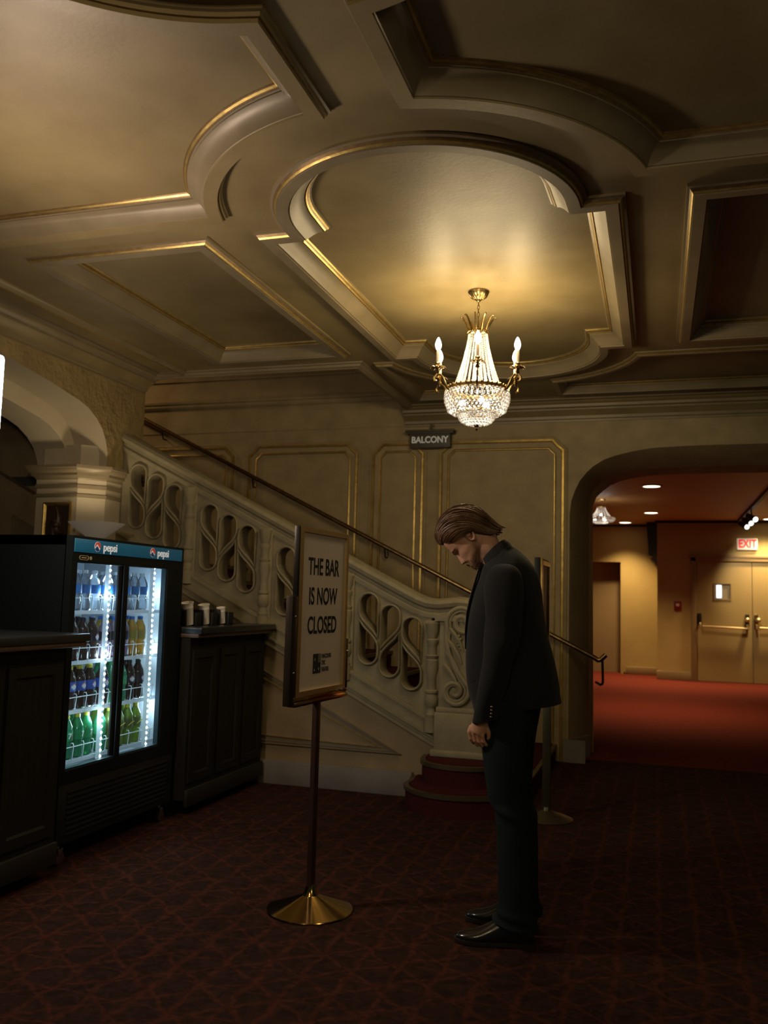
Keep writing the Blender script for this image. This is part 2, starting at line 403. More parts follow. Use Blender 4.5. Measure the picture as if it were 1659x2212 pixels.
# cornice and beam mouldings along the left wall
XW = -4.16
b = MB()
for x0, pr in ((-3.70, [(0,0),(0,-.012),(.018,-.02),(.03,-.034),(.05,-.034),(.05,-.020),(.064,-.02),(.074,-.008),(.074,0)]),):
    b.sweep([(x0, -3), (x0, 6.30)], pr, XY, False, [0,1,1,2,1,1,1,1])
struct(b, 'trim_41', [M['ceil'], M['trim'], M['gold']])
cor = [(.0,-.150),(.012,-.150),(.012,-.135),(.03,-.130),(.035,-.110),(.05,-.095),(.075,-.075),(.105,-.062),(.105,-.048),(.125,-.045),(.14,-.032),(.165,-.026),(.165,-.014),(.20,-.010),(.205,0)]
b = MB(); b.sweep([(XW, -3), (XW, 6.40)], cor, XY, False, [0,1,0,1,0,0,0,1,1,1,0,1,1,1], flip=True)
struct(b, 'trim_42', [M['ceil'], M['trim'], M['gold']])
# edge moulding of the stairwell opening
b = MB(); ed = [(0,.12),(0,-.005),(-.01,-.02),(-.03,-.026),(-.045,-.040),(-.075,-.044),(-.085,-.034),(-.10,-.030),(-.108,-.014),(-.125,-.01),(-.13,0)]
b.sweep([(XW, 6.42), (-2.30, 6.42), (-2.30, 7.86)], ed, XY, False, [0,1,1,1,1,1,1,1,1,1])
struct(b, 'trim_43', [M['ceil'], M['trim'], M['gold']])
# stairwell shaft above the ceiling: sides and top
b = MB()
b.add([(-9,6.42,0),(-9,8,0),(-9,8,4.3),(-9,6.42,4.3)], [(0,1,2,3)]); b.add([(-2.30,6.42,H),(-2.30,8,H),(-2.30,8,4.3),(-2.30,6.42,4.3)], [(0,1,2,3)])
b.add([(-9,6.42,H),(-2.3,6.42,H),(-2.3,6.42,4.3),(-9,6.42,4.3)], [(0,1,2,3)])
b.add([(-9,6.42,4.3),(-2.3,6.42,4.3),(-2.3,8,4.3),(-9,8,4.3)], [(0,1,2,3)])
struct(b, 'wall_shaft', M['wall'])

# back wall with the arch opening
ou = [(-.75,0),(-.75,2.18),(-.735,2.30),(-.70,2.40),(-.66,2.48),(-.60,2.555),(-.54,2.61),(-.45,2.665),(-.35,2.70),(-.20,2.735),(-.03,2.76),(.2,2.77),(.45,2.775)]
mirror_x = 1.05
def full(L): return L+[(2*mirror_x-p[0], p[1]) for p in L[::-1]]
inn = [(-.60,0),(-.605,2.18),(-.607,2.27),(-.60,2.35),(-.57,2.43),(-.52,2.49),(-.45,2.535),(-.36,2.57),(-.25,2.60),(-.10,2.62),(.04,2.632),(.22,2.64),(.45,2.642)]
in2 = [(-.585,0),(-.59,2.16),(-.592,2.25),(-.585,2.32),(-.555,2.40),(-.50,2.455),(-.43,2.51),(-.34,2.55),(-.23,2.578),(-.09,2.598),(.05,2.608),(.22,2.613),(.45,2.615)]
OU, IN, I2 = full(ou), full(inn), full(in2)
outer = [(-9,0),(-.75,0)]+OU[1:-1]+[(OU[-1][0],0),(5,0),(5,4.3),(-9,4.3)]
b = MB(); b.poly(outer, [], lambda x, z: (x, WY, z))
struct(b, 'wall_back', M['wall'])
b = MB(); n = len(OU)
b.add([(p[0],WY,p[1]) for p in OU]+[(p[0],WY+.35,p[1]) for p in IN]+[(p[0],WY+.37,p[1]) for p in IN]+[(p[0],WY+.62,p[1]) for p in I2],
      [(i,i+1,n+i+1,n+i) for i in range(n-1)]+[(n+i,n+i+1,2*n+i+1,2*n+i) for i in range(n-1)]+[(2*n+i,2*n+i+1,3*n+i+1,3*n+i) for i in range(n-1)])
struct(b, 'wall_arch_reveal', M['wall'], angle=60)
b = MB()
b.box((-.79,7.965,0),(-.60,8.0,.19)).add([(-.765,WY-.03,0),(-.585,WY+.35,0),(-.585,WY+.35,.19),(-.765,WY-.03,.19)],[(0,1,2,3)])
b.add([(-.765,WY-.03,.19),(-.585,WY+.35,.19),(-.62,WY+.35,.205),(-.79,WY-.01,.205)],[(0,1,2,3)])
struct(b, 'baseboard_arch', M['skirting'])
# cornice along the back wall: lobby part only
cb = [(0,-.185),(.012,-.185),(.014,-.165),(.03,-.160),(.034,-.135),(.045,-.128),(.06,-.105),(.085,-.09),(.085,-.075),(.115,-.068),(.12,-.045),(.15,-.038),(.165,-.022),(.20,-.018),(.205,-.008),(.235,-.004),(.24,0)]
b = MB(); b.sweep([(-2.30, WY), (5, WY)], cb, XY, False, [0,1,0,1,0,0,0,1,0,1,0,0,1,0,1,1], flip=True)
struct(b, 'trim_44', [M['ceil'], M['trim'], M['gold']])
# bands on the back wall inside the shaft
BW = lambda x, z, h: (x, WY-h, z)
b = MB()
b.sweep([(-9, 3.30), (-2.31, 3.30)], [(-.02,0),(-.02,.02),(0,.035),(.02,.035),(.03,.05),(.05,.055),(.06,.035),(.075,.03),(.085,0)], BW, False, [0]*8)
b.sweep([(-9, 3.58), (-2.31, 3.58)], [(-.01,0),(-.01,.02),(.01,.02),(.02,0)], BW, False, [0]*3)
b.sweep([(-9, 3.03), (-2.0, 3.03)], [(-.006,0),(-.006,.008),(.006,.008),(.006,0)], BW, False, [0]*3)
struct(b, 'trim_45', [M['wall'], M['trim'], M['gold']])
# framed wall panels with clipped corners
def clipped(x0, x1, z0, z1, c=.10):
    return [(x0,z0),(x1,z0),(x1,z1-c),(x1-c*.55,z1-c*.52),(x1-c*1.0,z1),(x0+c,z1),(x0+c*.55,z1-c*.52),(x0,z1-c)]
def wall_panel(i, x0, x1, z0, z1, slope=False):
    path = clipped(x0, x1, z0, z1)
    b = MB()
    b.sweep(path, [(-.03,0),(-.03,.012),(-.018,.018),(-.012,.012),(-.004,.014),(.0,.028),(.018,.030),(.024,.018),(.030,.012),(.072,.010),(.072,.018),(.078,.022),(.088,.022),(.092,.004),(.092,0)], BW, True, [1,1,1,1,2,2,2,1,1,1,2,2,1,1])
    struct(b, 'trim_%d' % i, [M['wall'], M['wall'], M['gold']])
wall_panel(50, -1.95, -.80, -.3, 2.86); wall_panel(51, -2.62, -2.11, -.3, 2.86); wall_panel(52, -3.93, -2.77, -.3, 2.87); wall_panel(53, -5.35, -4.10, -.3, 2.87)

# ---------------- left arcade wall
YZ = lambda y, z, h: (XW-h, y, z)
A1 = [(5.93,2.30),(5.93,2.47),(5.90,2.56),(5.85,2.64),(5.77,2.71),(5.66,2.77),(5.54,2.805),(5.40,2.83),(5.22,2.862),(5.0,2.89),(4.8,2.92),(4.5,2.95),(4.2,2.965)]
A1m = A1+[(8.4-p[0], p[1]) for p in A1[::-1]][1:]       # pointed-oval arch over 2.47..5.93
b = MB()
y_l = A1m[-1][0]
outer = [(5.93,2.30),(6.42,2.30),(6.42,4.0),(-4,4.0),(-4,0),(y_l,0)]+A1m[::-1][:-1]
b.poly(outer, [], lambda y, z: (XW, y, z))
struct(b, 'wall_left', M['wall_rough'])
def inset(L, dy, dz): return [(p[0]-dy if p[0] > 4.2 else p[0]+dy, p[1]-dz) for p in L]
def arch_ring(b, La, xa, Lb, xb, mi=0):
    n = len(La); b.add([(xa,p[0],p[1]) for p in La]+[(xb,p[0],p[1]) for p in Lb], [(i,i+1,n+i+1,n+i) for i in range(n-1)], mi)
b = MB(); B1 = A1m; B2 = inset(A1m, .0, .0); B3 = inset(A1m, .03, .13); B4 = B3
arch_ring(b, B1, XW, B2, XW-.30); arch_ring(b, B2, XW-.30, B3, XW-.32); arch_ring(b, B3, XW-.32, B3, XW-.62)
struct(b, 'wall_arcade_soffit', M['smooth'], angle=30)
# return of the left wall towards the stairs
struct(MB().add([(XW,6.42,2.0),(-9,6.42,2.0),(-9,6.42,4.0),(XW,6.42,4.0)],[(0,1,2,3)]), 'wall_return', M['wall'])
# dark room behind the arcade
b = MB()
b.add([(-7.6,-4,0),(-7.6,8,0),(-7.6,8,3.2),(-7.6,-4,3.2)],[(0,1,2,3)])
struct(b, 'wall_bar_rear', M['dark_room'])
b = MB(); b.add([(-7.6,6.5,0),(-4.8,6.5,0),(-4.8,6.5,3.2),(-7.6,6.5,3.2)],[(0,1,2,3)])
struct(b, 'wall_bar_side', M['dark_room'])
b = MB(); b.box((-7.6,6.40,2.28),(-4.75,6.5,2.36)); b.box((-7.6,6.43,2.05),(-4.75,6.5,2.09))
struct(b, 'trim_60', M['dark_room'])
# pier
pier = [(-4.70,5.80),(-4.32,5.80),(-4.17,5.95),(-4.17,6.42),(-4.70,6.42)]
PZ = lambda x, y, h: (x, y, h)
b = MB(); b.prism(pier, [], PZ, 0, 2.10); b.prism(offset(pier, .03), [], PZ, 2.10, 2.52)
prof = [(.0,2.10),(-.012,2.105),(-.012,2.125),(.0,2.13),(.0,2.17),(-.01,2.175),(-.012,2.20),(-.004,2.205),(-.004,2.24),(-.018,2.26),(-.035,2.27),(-.035,2.29),(-.05,2.30),(-.06,2.325),(-.07,2.33),(-.07,2.35),(.03,2.36)]
b.sweep(pier, prof, PZ, True, [1]+[1,1,0,1,1,1,0,1,1,1,1,1,1,1,1])
o = struct(b, 'wall_pier', [M['smooth'], M['trim'], M['gold']])
b = MB()
b.sweep([(-4.62,1.2),(-4.36,1.2),(-4.36,2.06),(-4.62,2.06)], [(0,0),(0,.015),(.012,.02),(.022,.012),(.026,0)], lambda x, z, h: (x, 5.80-h, z), True, [1,1,1,1])
b.add([(-4.60,5.797,1.2),(-4.38,5.797,1.2),(-4.38,5.797,2.04),(-4.60,5.797,2.04)], [(0,1,2,3)], 2)
for k in range(9):   # carved leaf relief
    a = k*40; r0 = .035+.03*(k % 2)
    pts = [(-4.49+r0*t*cos(radians(a+60*t))*1.2, 5.792, 1.88+r0*t*2.2*sin(radians(a+60*t))) for t in [i/6 for i in range(7)]]
    b.tube(pts, [.014-.008*i/6 for i in range(7)], 6, 2)
b.ball((-4.49,5.785,1.88), .022, 8, 6, 2)
struct(b, 'trim_61', [M['dark_metal'], M['gold'], pm('dark_carved_wood', (.07,.045,.025), .35, .3)])

# ================================================================== STAIRS
SY0, SY1 = 6.13, WY-.004
rise, run, x1st = .150, .305, -.86
wall_b = MB()
# stair flank wall under the balustrade with its triangular framed panel
fl = [(-6.0,0),(-1.495,0),(-1.495,.40),(-6,2.66)]
wall_b.prism(fl, [], lambda x, z, h: (x, SY0+h, z), 0.02, .14)
o = struct(wall_b, 'wall_stair', pm('stair_flank_plaster', (.33,.24,.125), .6, 0, .35, col2=(.26,.185,.095), nscale=4, bump=(40,.35,.005)))
tri = [(-5.2,.28),(-1.74,.28),(-5.2,2.00)]
b = MB(); FW = lambda x, z, h: (x, SY0+.02-h, z)
b.sweep(tri, [(0,0),(0,.018),(.012,.02),(.016,.008),(.036,.008),(.036,.014),(.05,.014),(.05,.006),(.10,.004),(.105,.014),(.118,.014),(.118,.0)], FW, True, [1,1,1,1,1,1,1,1,2,2,2])
struct(b, 'trim_62', [M['wall'], M['trim'], M['gold']])
b = MB(); b.bbox((-6.0,6.10,0),(-1.65,6.16,.165),.004)
struct(b, 'baseboard_stair', M['skirting'])

st = empty('staircase', (-2.5, 7.0, 0), 'red carpeted staircase with rounded lower steps and dark nosings rising left behind the carved balustrade', 'staircase')
def step_outline(i):
    xr = x1st-run*i
    if i == 0:   # bullnose wraps in front of the newel
        return [(-1.64,6.10),(-1.62,5.95)]+[(-1.28+.36*cos(radians(a)), 5.96+.36*sin(radians(a))) for a in range(195, 300, 8)]+[(-.98,5.70),(-.92,5.9),(xr,6.2),(xr,SY1),(-1.64,SY1)]
    if i == 1:
        return [(-1.56,6.10),(-1.55,6.02)]+[(-1.27+.28*cos(radians(a)), 6.03+.24*sin(radians(a))) for a in range(190, 320, 9)]+[(-1.04,6.0),(xr,6.3),(xr,SY1),(-1.56,SY1)]
    return [(xr-run-.03,SY0+.14),(xr,SY0+.14),(xr,SY1),(xr-run-.03,SY1)]
for i in range(11):
    pth = step_outline(i); z1 = rise*(i+1)
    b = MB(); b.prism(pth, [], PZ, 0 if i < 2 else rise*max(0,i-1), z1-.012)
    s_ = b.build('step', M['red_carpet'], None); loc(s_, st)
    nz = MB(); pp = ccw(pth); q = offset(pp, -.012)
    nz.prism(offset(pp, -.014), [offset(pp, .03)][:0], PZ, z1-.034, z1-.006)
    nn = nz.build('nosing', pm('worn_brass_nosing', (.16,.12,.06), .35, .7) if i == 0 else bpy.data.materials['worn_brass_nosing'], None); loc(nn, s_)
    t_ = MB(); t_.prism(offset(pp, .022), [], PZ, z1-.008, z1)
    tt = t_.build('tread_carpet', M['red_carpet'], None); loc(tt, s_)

# balustrade --------------------------------------------------------
bal = empty('balustrade', (-2.8, 6.13, 0), 'carved stone balustrade with pierced teardrop panels and a scrolled end post beside the stairs', 'balustrade')
SL = .508
zt = lambda x: 1.603+.50*(-2.02-x)          # top of handrail
zb = lambda x: .69+.503*(-1.996-x)          # underside of base rail
yf = SY0-.02
# handrail with swan neck onto the newel
xs = [-4.15, -3.6, -3.0, -2.4, -1.95, -1.75]
rail = [(x, zt(x)-.02) for x in xs]+[(-1.64,1.395),(-1.57,1.372),(-1.50,1.366),(-1.42,1.374),(-1.34,1.384),(-1.26,1.376),(-1.19,1.345),(-1.15,1.30),(-1.135,1.25)]
b = MB()
sec = [(-.075,0),(-.080,.03),(-.065,.045),(-.065,.06),(-.095,.075),(-.105,.10),(-.09,.125),(-.04,.14),(.04,.14),(.09,.125),(.105,.10),(.095,.075),(.065,.06),(.065,.045),(.08,.03),(.075,0)]
vs_, fs = [], []
K = len(sec)
for i, (x, z) in enumerate(rail):
    a = rail[max(0,i-1)]; c = rail[min(len(rail)-1,i+1)]; t = Vector((c[0]-a[0], c[1]-a[1])).normalized(); nrm = Vector((-t.y, t.x))
    if nrm.y < 0: nrm = -nrm
    for (dy, dh) in sec: vs_.append((x+nrm.x*(dh-.12), SY0+.08+dy, z+nrm.y*(dh-.12)))
for i in range(len(rail)-1):
    for k in range(K): fs.append((i*K+k, i*K+(k+1)%K, (i+1)*K+(k+1)%K, (i+1)*K+k))
fs.append(tuple(range(K))); fs.append(tuple((len(rail)-1)*K+k for k in range(K)))
b.add(vs_, fs); loc(b.build('handrail', M['stone']), bal)
# base rail, stepped
b = MB()
for (z0, z1, y0) in ((-.085,-.060,-.020),(-.060,-.030,-.008),(-.030,-.014,-.03),(-.014,.07,-.012),(.07,.085,-.024),(.085,.10,-.014)):
    pth = [(-4.9, zb(-4.9)+z0),(-1.50, zb(-1.50)+z0),(-1.50, zb(-1.50)+z1),(-4.9, zb(-4.9)+z1)]
    b.prism(pth, [], lambda x, z, h: (x, h, z), SY0+y0, SY0+.19)
loc(b.build('base_rail', M['stone']), bal)
posts = [-4.17, -3.51, -2.85, -2.18, -1.525]
def cell(cx, cz, w_, h_, sgn):
    """two teardrop holes split by an S shaped bar; returns [upper, lower]"""
    r = w_/2; a = h_*.19; bar = .034; N = 12
    S = []
    for i in range(N+1):
        t = i/N; sm = .5-.5*cos(pi*t); S.append((-r+w_*sm, a-2*a*t))
    top = [(r, -a+bar*1.3)]+[(r*cos(radians(q)), h_/2-r+r*sin(radians(q))) for q in range(0, 181, 15)]+[(-r, a+bar*.9)]+[(x+.004, z+bar*.75) for x, z in S[1:-1]]
    bot = [(-r, a-bar*1.3)]+[(r*cos(radians(q)), -(h_/2-r)+r*sin(radians(q))) for q in range(180, 361, 15)]+[(r, -a-bar*.9)]+[(x-.004, z-bar*.75) for x, z in S[1:-1][::-1]]
    return [ccw([(cx+sgn*x, cz+z) for x, z in L]) for L in (top, bot)]
for k in range(4):
    xa, xb = posts[k]+.055, posts[k+1]-.055
    holes = []
    for c in range(3):
        cx_ = posts[k]+.170+.165*c; cz_ = 1.155+.497*(-2.007-cx_)
        holes += cell(cx_, cz_, .132, .50, 1 if c != 1 else -1)
    pth = [(xa-.04, zb(xa)+.05),(xb+.04, zb(xb)+.05),(xb+.04, zt(xb)-.115),(xa-.04, zt(xa)-.115)]
    pth[1] = (xb+.04, zb(xb+.04)+.05); pth[0] = (xa-.04, zb(xa-.04)+.05); pth[2] = (xb+.04, zt(xb+.04)-.115); pth[3] = (xa-.04, zt(xa-.04)-.115)
    b = MB(); b.prism(pth, holes, lambda x, z, h: (x, h, z), SY0+.02, SY0+.15)
    for hl in holes:
        hl = [hl[i] for i in range(len(hl)) if (Vector(hl[i])-Vector(hl[i-1])).length > .004]
        b.sweep(hl, [(0,.02),(0,.0),(-.007,-.008),(-.014,-.002),(-.018,.02)], lambda x, z, h: (x, SY0+h, z), True)
    loc(b.build('pierced_panel', M['stone']), bal)
for k, x in enumerate(posts[1:]):
    b = MB(); z0 = zb(x)-.0; z1 = zt(x)-.125
    b.bbox((x-.055, SY0+.0, z0-.02), (x+.055, SY0+.14, z1), .006)
    # half-round turned colonnette on the face
    Hh = z1-z0-.02; pr = []
    for (t, r) in ((0,.05),(.13,.05),(.131,.036),(.16,.040),(.17,.034),(.22,.030),(.25,.045),(.31,.047),(.35,.035),(.36,.044),(.38,.044),(.39,.034),(.50,.030),(.58,.043),(.66,.043),(.67,.036),(.70,.045),(.71,.034),(.80,.032),(.82,.042),(.85,.042),(.86,.03),(.92,.044),(1,.052)):
        pr.append((r, t*Hh))
    b.lathe(pr, (x, SY0-.005, z0+.0), 20)
    loc(b.build('post', M['stone']), bal)
# newel: plinth, carved scroll console
b = MB(); x0, x1_ = -1.49, -1.10
b.bbox((x0-.02,6.04,.30),(x1_+.03,6.32,.345),.01); b.bbox((x0,6.06,.335),(x1_,6.30,.60),.012); b.bbox((x0+.01,6.075,.60),(x1_-.01,6.29,.635),.006); b.bbox((x0+.02,6.10,.63),(x1_-.06,6.28,1.275),.01)
b.box((-1.50,6.08,1.23),(-1.24,6.28,1.275))
loc(b.build('newel_post', M['stone']), bal)
b = MB(); yy = 6.085
def spiral(cx, cz, r0, turns, a0, dr, rad, sg=1):
    N = int(26*turns); return [(cx+(r0-dr*i/N)*cos(a0+sg*2*pi*turns*i/N), yy, cz+(r0-dr*i/N)*sin(a0+sg*2*pi*turns*i/N)) for i in range(N+1)]
for (rr, ra) in ((.0,.017),(-.026,.010)):
    up_ = spiral(-1.300, 1.225, .118+rr, 1.55, radians(200), .095+rr*.8, 0, -1)
    lo_ = spiral(-1.350, .745, .104+rr, 1.45, radians(20), .085+rr*.8, 0, -1)
    s0, s1 = Vector(up_[0]), Vector(lo_[0])
    mid = [s0.lerp(s1, t)+Vector((-.055*sin(pi*t)+.075*sin(2*pi*t)*0, 0, 0)) for t in (0,.12,.25,.4,.55,.7,.85,1)]
    b.tube(up_, ra, 8); b.tube(lo_, ra, 8); b.tube(mid, ra, 8)
for k in range(4):
    t = k/3; p = Vector((-1.425+.03*t, yy+.0, .87+.085*k))
    b.tube([p+Vector((.0,0,.06)), p+Vector((.035,0,.02)), p+Vector((.075,0,-.04)), p+Vector((.10,0,-.10))], [.016,.019,.014,.006], 6)
for k in range(7): b.ball((-1.325+.012*sin(k*2), yy, 1.13-.022*k), .013-.001*k, 6, 5)
for k in range(6): b.tube([(-1.275,yy,1.12-.03*k),(-1.24,yy,1.105-.03*k),(-1.225,yy,1.08-.03*k)], [.011,.009,.004], 6)
b2 = MB(); b2.prism([(-1.40,.64),(-1.30,.64),(-1.24,.70),(-1.22,.85),(-1.17,1.0),(-1.165,1.22),(-1.22,1.31),(-1.34,1.32),(-1.42,1.26),(-1.43,1.1),(-1.45,.86),(-1.45,.70)], [], lambda x, z, h: (x, h, z), 6.095, 6.20)
b.add(b2.v, b2.f)
loc(b.build('scroll_carving', M['stone']), bal)

# unseen lamp added upstairs to brighten the dark stairwell shaft
ll = empty('added_landing_lamp', (-6.3,7.2,4.3), 'added unseen glass dome lamp lighting the stairwell from high over the upper stairs', 'ceiling light')
b = MB(); b.lathe([(.16,0),(.165,-.03),(.14,-.09),(.08,-.13),(.0,-.145)], (-6.3,7.2,4.3), 24, cap=False); loc(b.build('dome', M['frost']), ll)
b = MB(); b.lathe([(.18,0),(.18,-.02),(.16,-.03)], (-6.3,7.2,4.3), 24, cap=False); loc(b.build('rim', M['brass_old']), ll)
point('added_landing_light', (-6.3,7.2,4.08), P_LAND, (1,.66,.34), .08, ll)

# wall handrail -------------------------------------------------------
hr = empty('wall_handrail', (-1.5, 7.9, 1.4), 'long brass handrail sloping down the back wall above the stairs to the arch', 'handrail')
g = lambda x: .905-.491*(x+.50)
b = MB(); b.tube([(-6.0,7.9,g(-6.0)),(-3,7.9,g(-3)),(-.52,7.9,g(-.52)),(-.49,7.9,.895),(-.47,7.9,.90),(-.425,7.9,.945)], .021, 12)
loc(b.build('rail', M['brass_old']), hr)
for x in (-4.9,-3.85,-2.45,-1.2):
    b = MB(); b.tube([(x,7.995,g(x)-.10),(x,7.93,g(x)-.10),(x,7.9,g(x)-.02)], .008, 6); loc(b.build('bracket', M['dark_metal']), hr)
b = MB(); b.tube([(-.455,7.9,.895),(-.45,7.9,.72),(-.455,7.9,.695),(-.47,7.9,.688),(-.52,8.10,.69)], .011, 8)
loc(b.build('bracket', M['dark_metal']), hr)

# balcony sign ---------------------------------------------------------
sg = empty('balcony_sign', (-2.03, 7.95, 2.79), 'small dark sign box lettered BALCONY hung on the back wall under the cornice', 'sign')
b = MB(); b.bbox((-2.23,7.90,2.80),(-1.84,7.985,2.935),.004); b.bbox((-2.26,7.885,2.93),(-1.81,7.99,2.945),.003); b.bbox((-2.27,7.875,2.945),(-1.80,7.99,2.965),.003)
b.bbox((-2.22,7.893,2.795),(-1.85,7.98,2.805),.002); b.tube([(-2.03,7.93,2.96),(-2.03,7.93,3.02)], .012, 8)
loc(b.build('sign_box', pm('dark_olive_sign', (.075,.065,.04), .5)), sg)
text('BALCONY', .085, 'lettering', pm('silver_letters', (.62,.60,.52), .4, .2, emit=(1,.95,.85), estr=.06), sg, frame_mtx((-2.035,7.897,2.868), (1,0,0), (0,0,1)), .004, .90, bold=.0020)

# ================================================================== CORRIDOR beyond the arch
struct(MB().add([(-3,WY+.62,3.0),(5,WY+.62,3.0),(5,20.5,3.0),(-3,20.5,3.0)], [(0,1,2,3)]), 'ceiling_corridor', M['corr_ceil'])
b = MB(); b.poly([(-3,0),(-.575,0)]+[(p[0],p[1]) for p in I2[1:-1]]+[(I2[-1][0],0),(5,0),(5,3.1),(-3,3.1)], [], lambda x, z: (x, WY+.62, z))
struct(b, 'wall_corridor_near', M['corr_wall'])
# door wall at y 17.6 from x 0 rightwards with the double door opening; side wall A further back
DY = 17.6
b = MB(); b.poly([(0,0),(.60,0),(.60,2.33),(2.75,2.33),(2.75,0),(5,0),(5,3.0),(0,3.0)], [], lambda x, z: (x, DY, z))
b.add([(0,DY,0),(0,18.6,0),(0,18.6,3.0),(0,DY,3.0)],[(0,1,2,3)])
struct(b, 'wall_corridor_far', M['corr_wall'])
b = MB(); b.poly([(-3,0),(-1.62,0),(-1.62,2.24),(-.71,2.24),(-.71,0),(0,0),(0,3.0),(-3,3.0)], [], lambda x, z: (x, 18.5, z))
b.add([(-.71,18.5,0),(-.71,18.9,0),(-.71,18.9,2.24),(-.71,18.5,2.24)],[(0,1,2,3)]); b.add([(-1.62,18.5,2.24),(-1.62,18.9,2.24),(-.71,18.9,2.24),(-.71,18.5,2.24)],[(0,1,2,3)])
struct(b, 'wall_corridor_left', M['corr_wall'])
struct(MB().add([(5,WY,0),(5,20,0),(5,20,3.1),(5,WY,3.1)],[(0,1,2,3)]), 'wall_corridor_right', M['corr_wall'])
struct(MB().add([(-3,WY+.6,0),(-3,20,0),(-3,20,3.1),(-3,WY+.6,3.1)],[(0,1,2,3)]), 'wall_corridor_end', M['corr_wall'])
b = MB(); b.bbox((-.60,18.44,0),(-.0,18.5,.15),.01); struct(b, 'baseboard_left', M['corr_trim'])
b = MB(); b.bbox((-.02,17.55,0),(.60,17.6,.16),.01); struct(b, 'baseboard_far', M['corr_trim'])
b = MB(); b.box((-3,18.46,2.96),(0,18.5,3.0)); b.box((-.04,DY-.03,2.955),(5,DY,3.0)); struct(b, 'trim_70', M['dark_metal'])
b = MB(); b.box((-1.62,18.86,0),(-.71,18.9,2.24)); o = struct(b, 'door_1', pm('plain_brown_door', (.30,.20,.085), .55))
# double doors
b = MB()
for (x0, x1_) in ((.60,.70),(2.65,2.75)): b.bbox((x0,DY-.05,0),(x1_,DY+.06,2.33),.008)
b.bbox((.60,DY-.05,2.23),(2.75,DY+.06,2.33),.008); b.bbox((.56,DY-.07,2.30),(2.79,DY-.0,2.36),.01)
struct(b, 'trim_71', M['corr_trim'])
for i, (x0, x1_) in enumerate(((.70,1.67),(1.68,2.65))):
    b = MB(); wx0, wx1 = (x0+.33, x0+.60)
    XZ = lambda x, z, h: (x, h, z)
    b.prism([(x0,.01),(x1_,.01),(x1_,2.23),(x0,2.23)], ([[(wx0,1.53),(wx1,1.53),(wx1,1.81),(wx0,1.81)]] if i == 0 else []), XZ, DY+.0, DY+.045)
    d = b.build('door_%d' % (i+2), pm('tan_door_paint', (.34,.235,.08), .5) if i == 0 else bpy.data.materials['tan_door_paint']); d['kind'] = 'structure'
    if i == 0:
        g_ = MB(); g_.add([(wx0,DY+.02,1.53),(wx1,DY+.02,1.53),(wx1,DY+.02,1.81),(wx0,DY+.02,1.81)],[(0,1,2,3)]); g_.build('window_pane', pm('wired_glass', (.28,.22,.13), .3, 0), d)
        g_ = MB(); g_.bbox((wx0+.025,DY+.0,1.55),(wx0+.115,DY+.019,1.79),.006); g_.build('imitated_glow_block', pm('imitated_pane_glow', (.6,.7,.8), .3, emit=(.75,.88,1), estr=1.3), d)  # glowing block in the window imitates bright light on the glass
        g_ = MB(); g_.sweep([(wx0,1.53),(wx1,1.53),(wx1,1.81),(wx0,1.81)], [(0,0),(0,.012),(-.02,.012),(-.02,0)], lambda x, z, h: (x, DY-h, z), True); g_.build('window_bead', M['corr_trim'], d)
    bb = MB(); yb = DY-.09
    bb.tube([(x0+.10,yb,1.02),(x1_-.08,yb,1.00)], .018, 10)
    for x in (x0+.06, x1_-.09): bb.tube([(x,DY,1.10),(x,yb,1.05),(x,yb,1.0)], .02, 8)
    bb.build('push_bar', M['satin_brass'], d)
    bb = MB(); 
    for x in (x0+.05, x1_-.09): bb.bbox((x-.035,DY-.05,1.04),(x+.035,DY,1.26),.012)
    bb.build('bar_housing', M['dark_metal'] if i == 0 else M['brass_old'], d)
    bb = MB(); bb.ball(((x1_-.09) if i == 0 else (x0+.09), DY-.09, 1.16), .045, 12, 8); bb.build('door_knob', M['satin_brass'], d)
ex = empty('exit_sign', (1.60, DY-.08, 2.45), 'white lit sign with red EXIT letters on the wall above the double doors', 'sign')
b = MB(); b.bbox((1.42,DY-.10,2.45),(1.77,DY-.02,2.66),.008); loc(b.build('sign_box', M['exit_white']), ex)
b = MB(); b.box((1.50,DY-.03,2.50),(1.70,DY,2.6)); loc(b.build('bracket', M['corr_trim']), ex)
text('EXIT', .21, 'lettering', M['exit_red'], ex, frame_mtx((1.595,DY-.102,2.555), (1,0,0), (0,0,1)), .002, .72, bold=.006)
fa = empty('fire_alarm_pull', (.36,DY,1.31), 'small red fire alarm box on the mustard wall left of the doors', 'alarm')
b = MB(); b.bbox((.30,DY-.05,1.31),(.43,DY,1.48),.01); loc(b.build('housing', M['red_plastic']), fa)
b = MB(); b.bbox((.335,DY-.062,1.375),(.395,DY-.05,1.425),.004); loc(b.build('handle', pm('white_plastic', (.6,.5,.4), .5)), fa)
cb_ = empty('wall_corbel', (-.09,18.4,2.2), 'dark stepped bracket hanging from the corridor ceiling at the wall corner', 'bracket')
b = MB(); b.prism([(-.20,3.0),(-.0,3.0),(-.0,2.12),(-.05,2.20),(-.09,2.26),(-.09,2.32),(-.16,2.34)], [], lambda x, z, h: (x, h, z), 17.9, 18.45); loc(b.build('bracket_body', M['dark_metal']), cb_)
ds = empty('door_stop', (-.62,18.4,0), 'tiny floor door stop beside the corridor skirting', 'door stop')
b = MB(); b.lathe([(.03,0),(.03,.03),(.02,.05),(.0,.055)], (-.62,18.4,.0), 12); loc(b.build('stop_body', M['brass_old']), ds)
words = ['nearest of the recessed ceiling downlights in the corridor', 'second recessed downlight along the corridor ceiling', 'farthest recessed downlight beside the corridor chandelier', 'recessed corridor downlight right of the track lights']
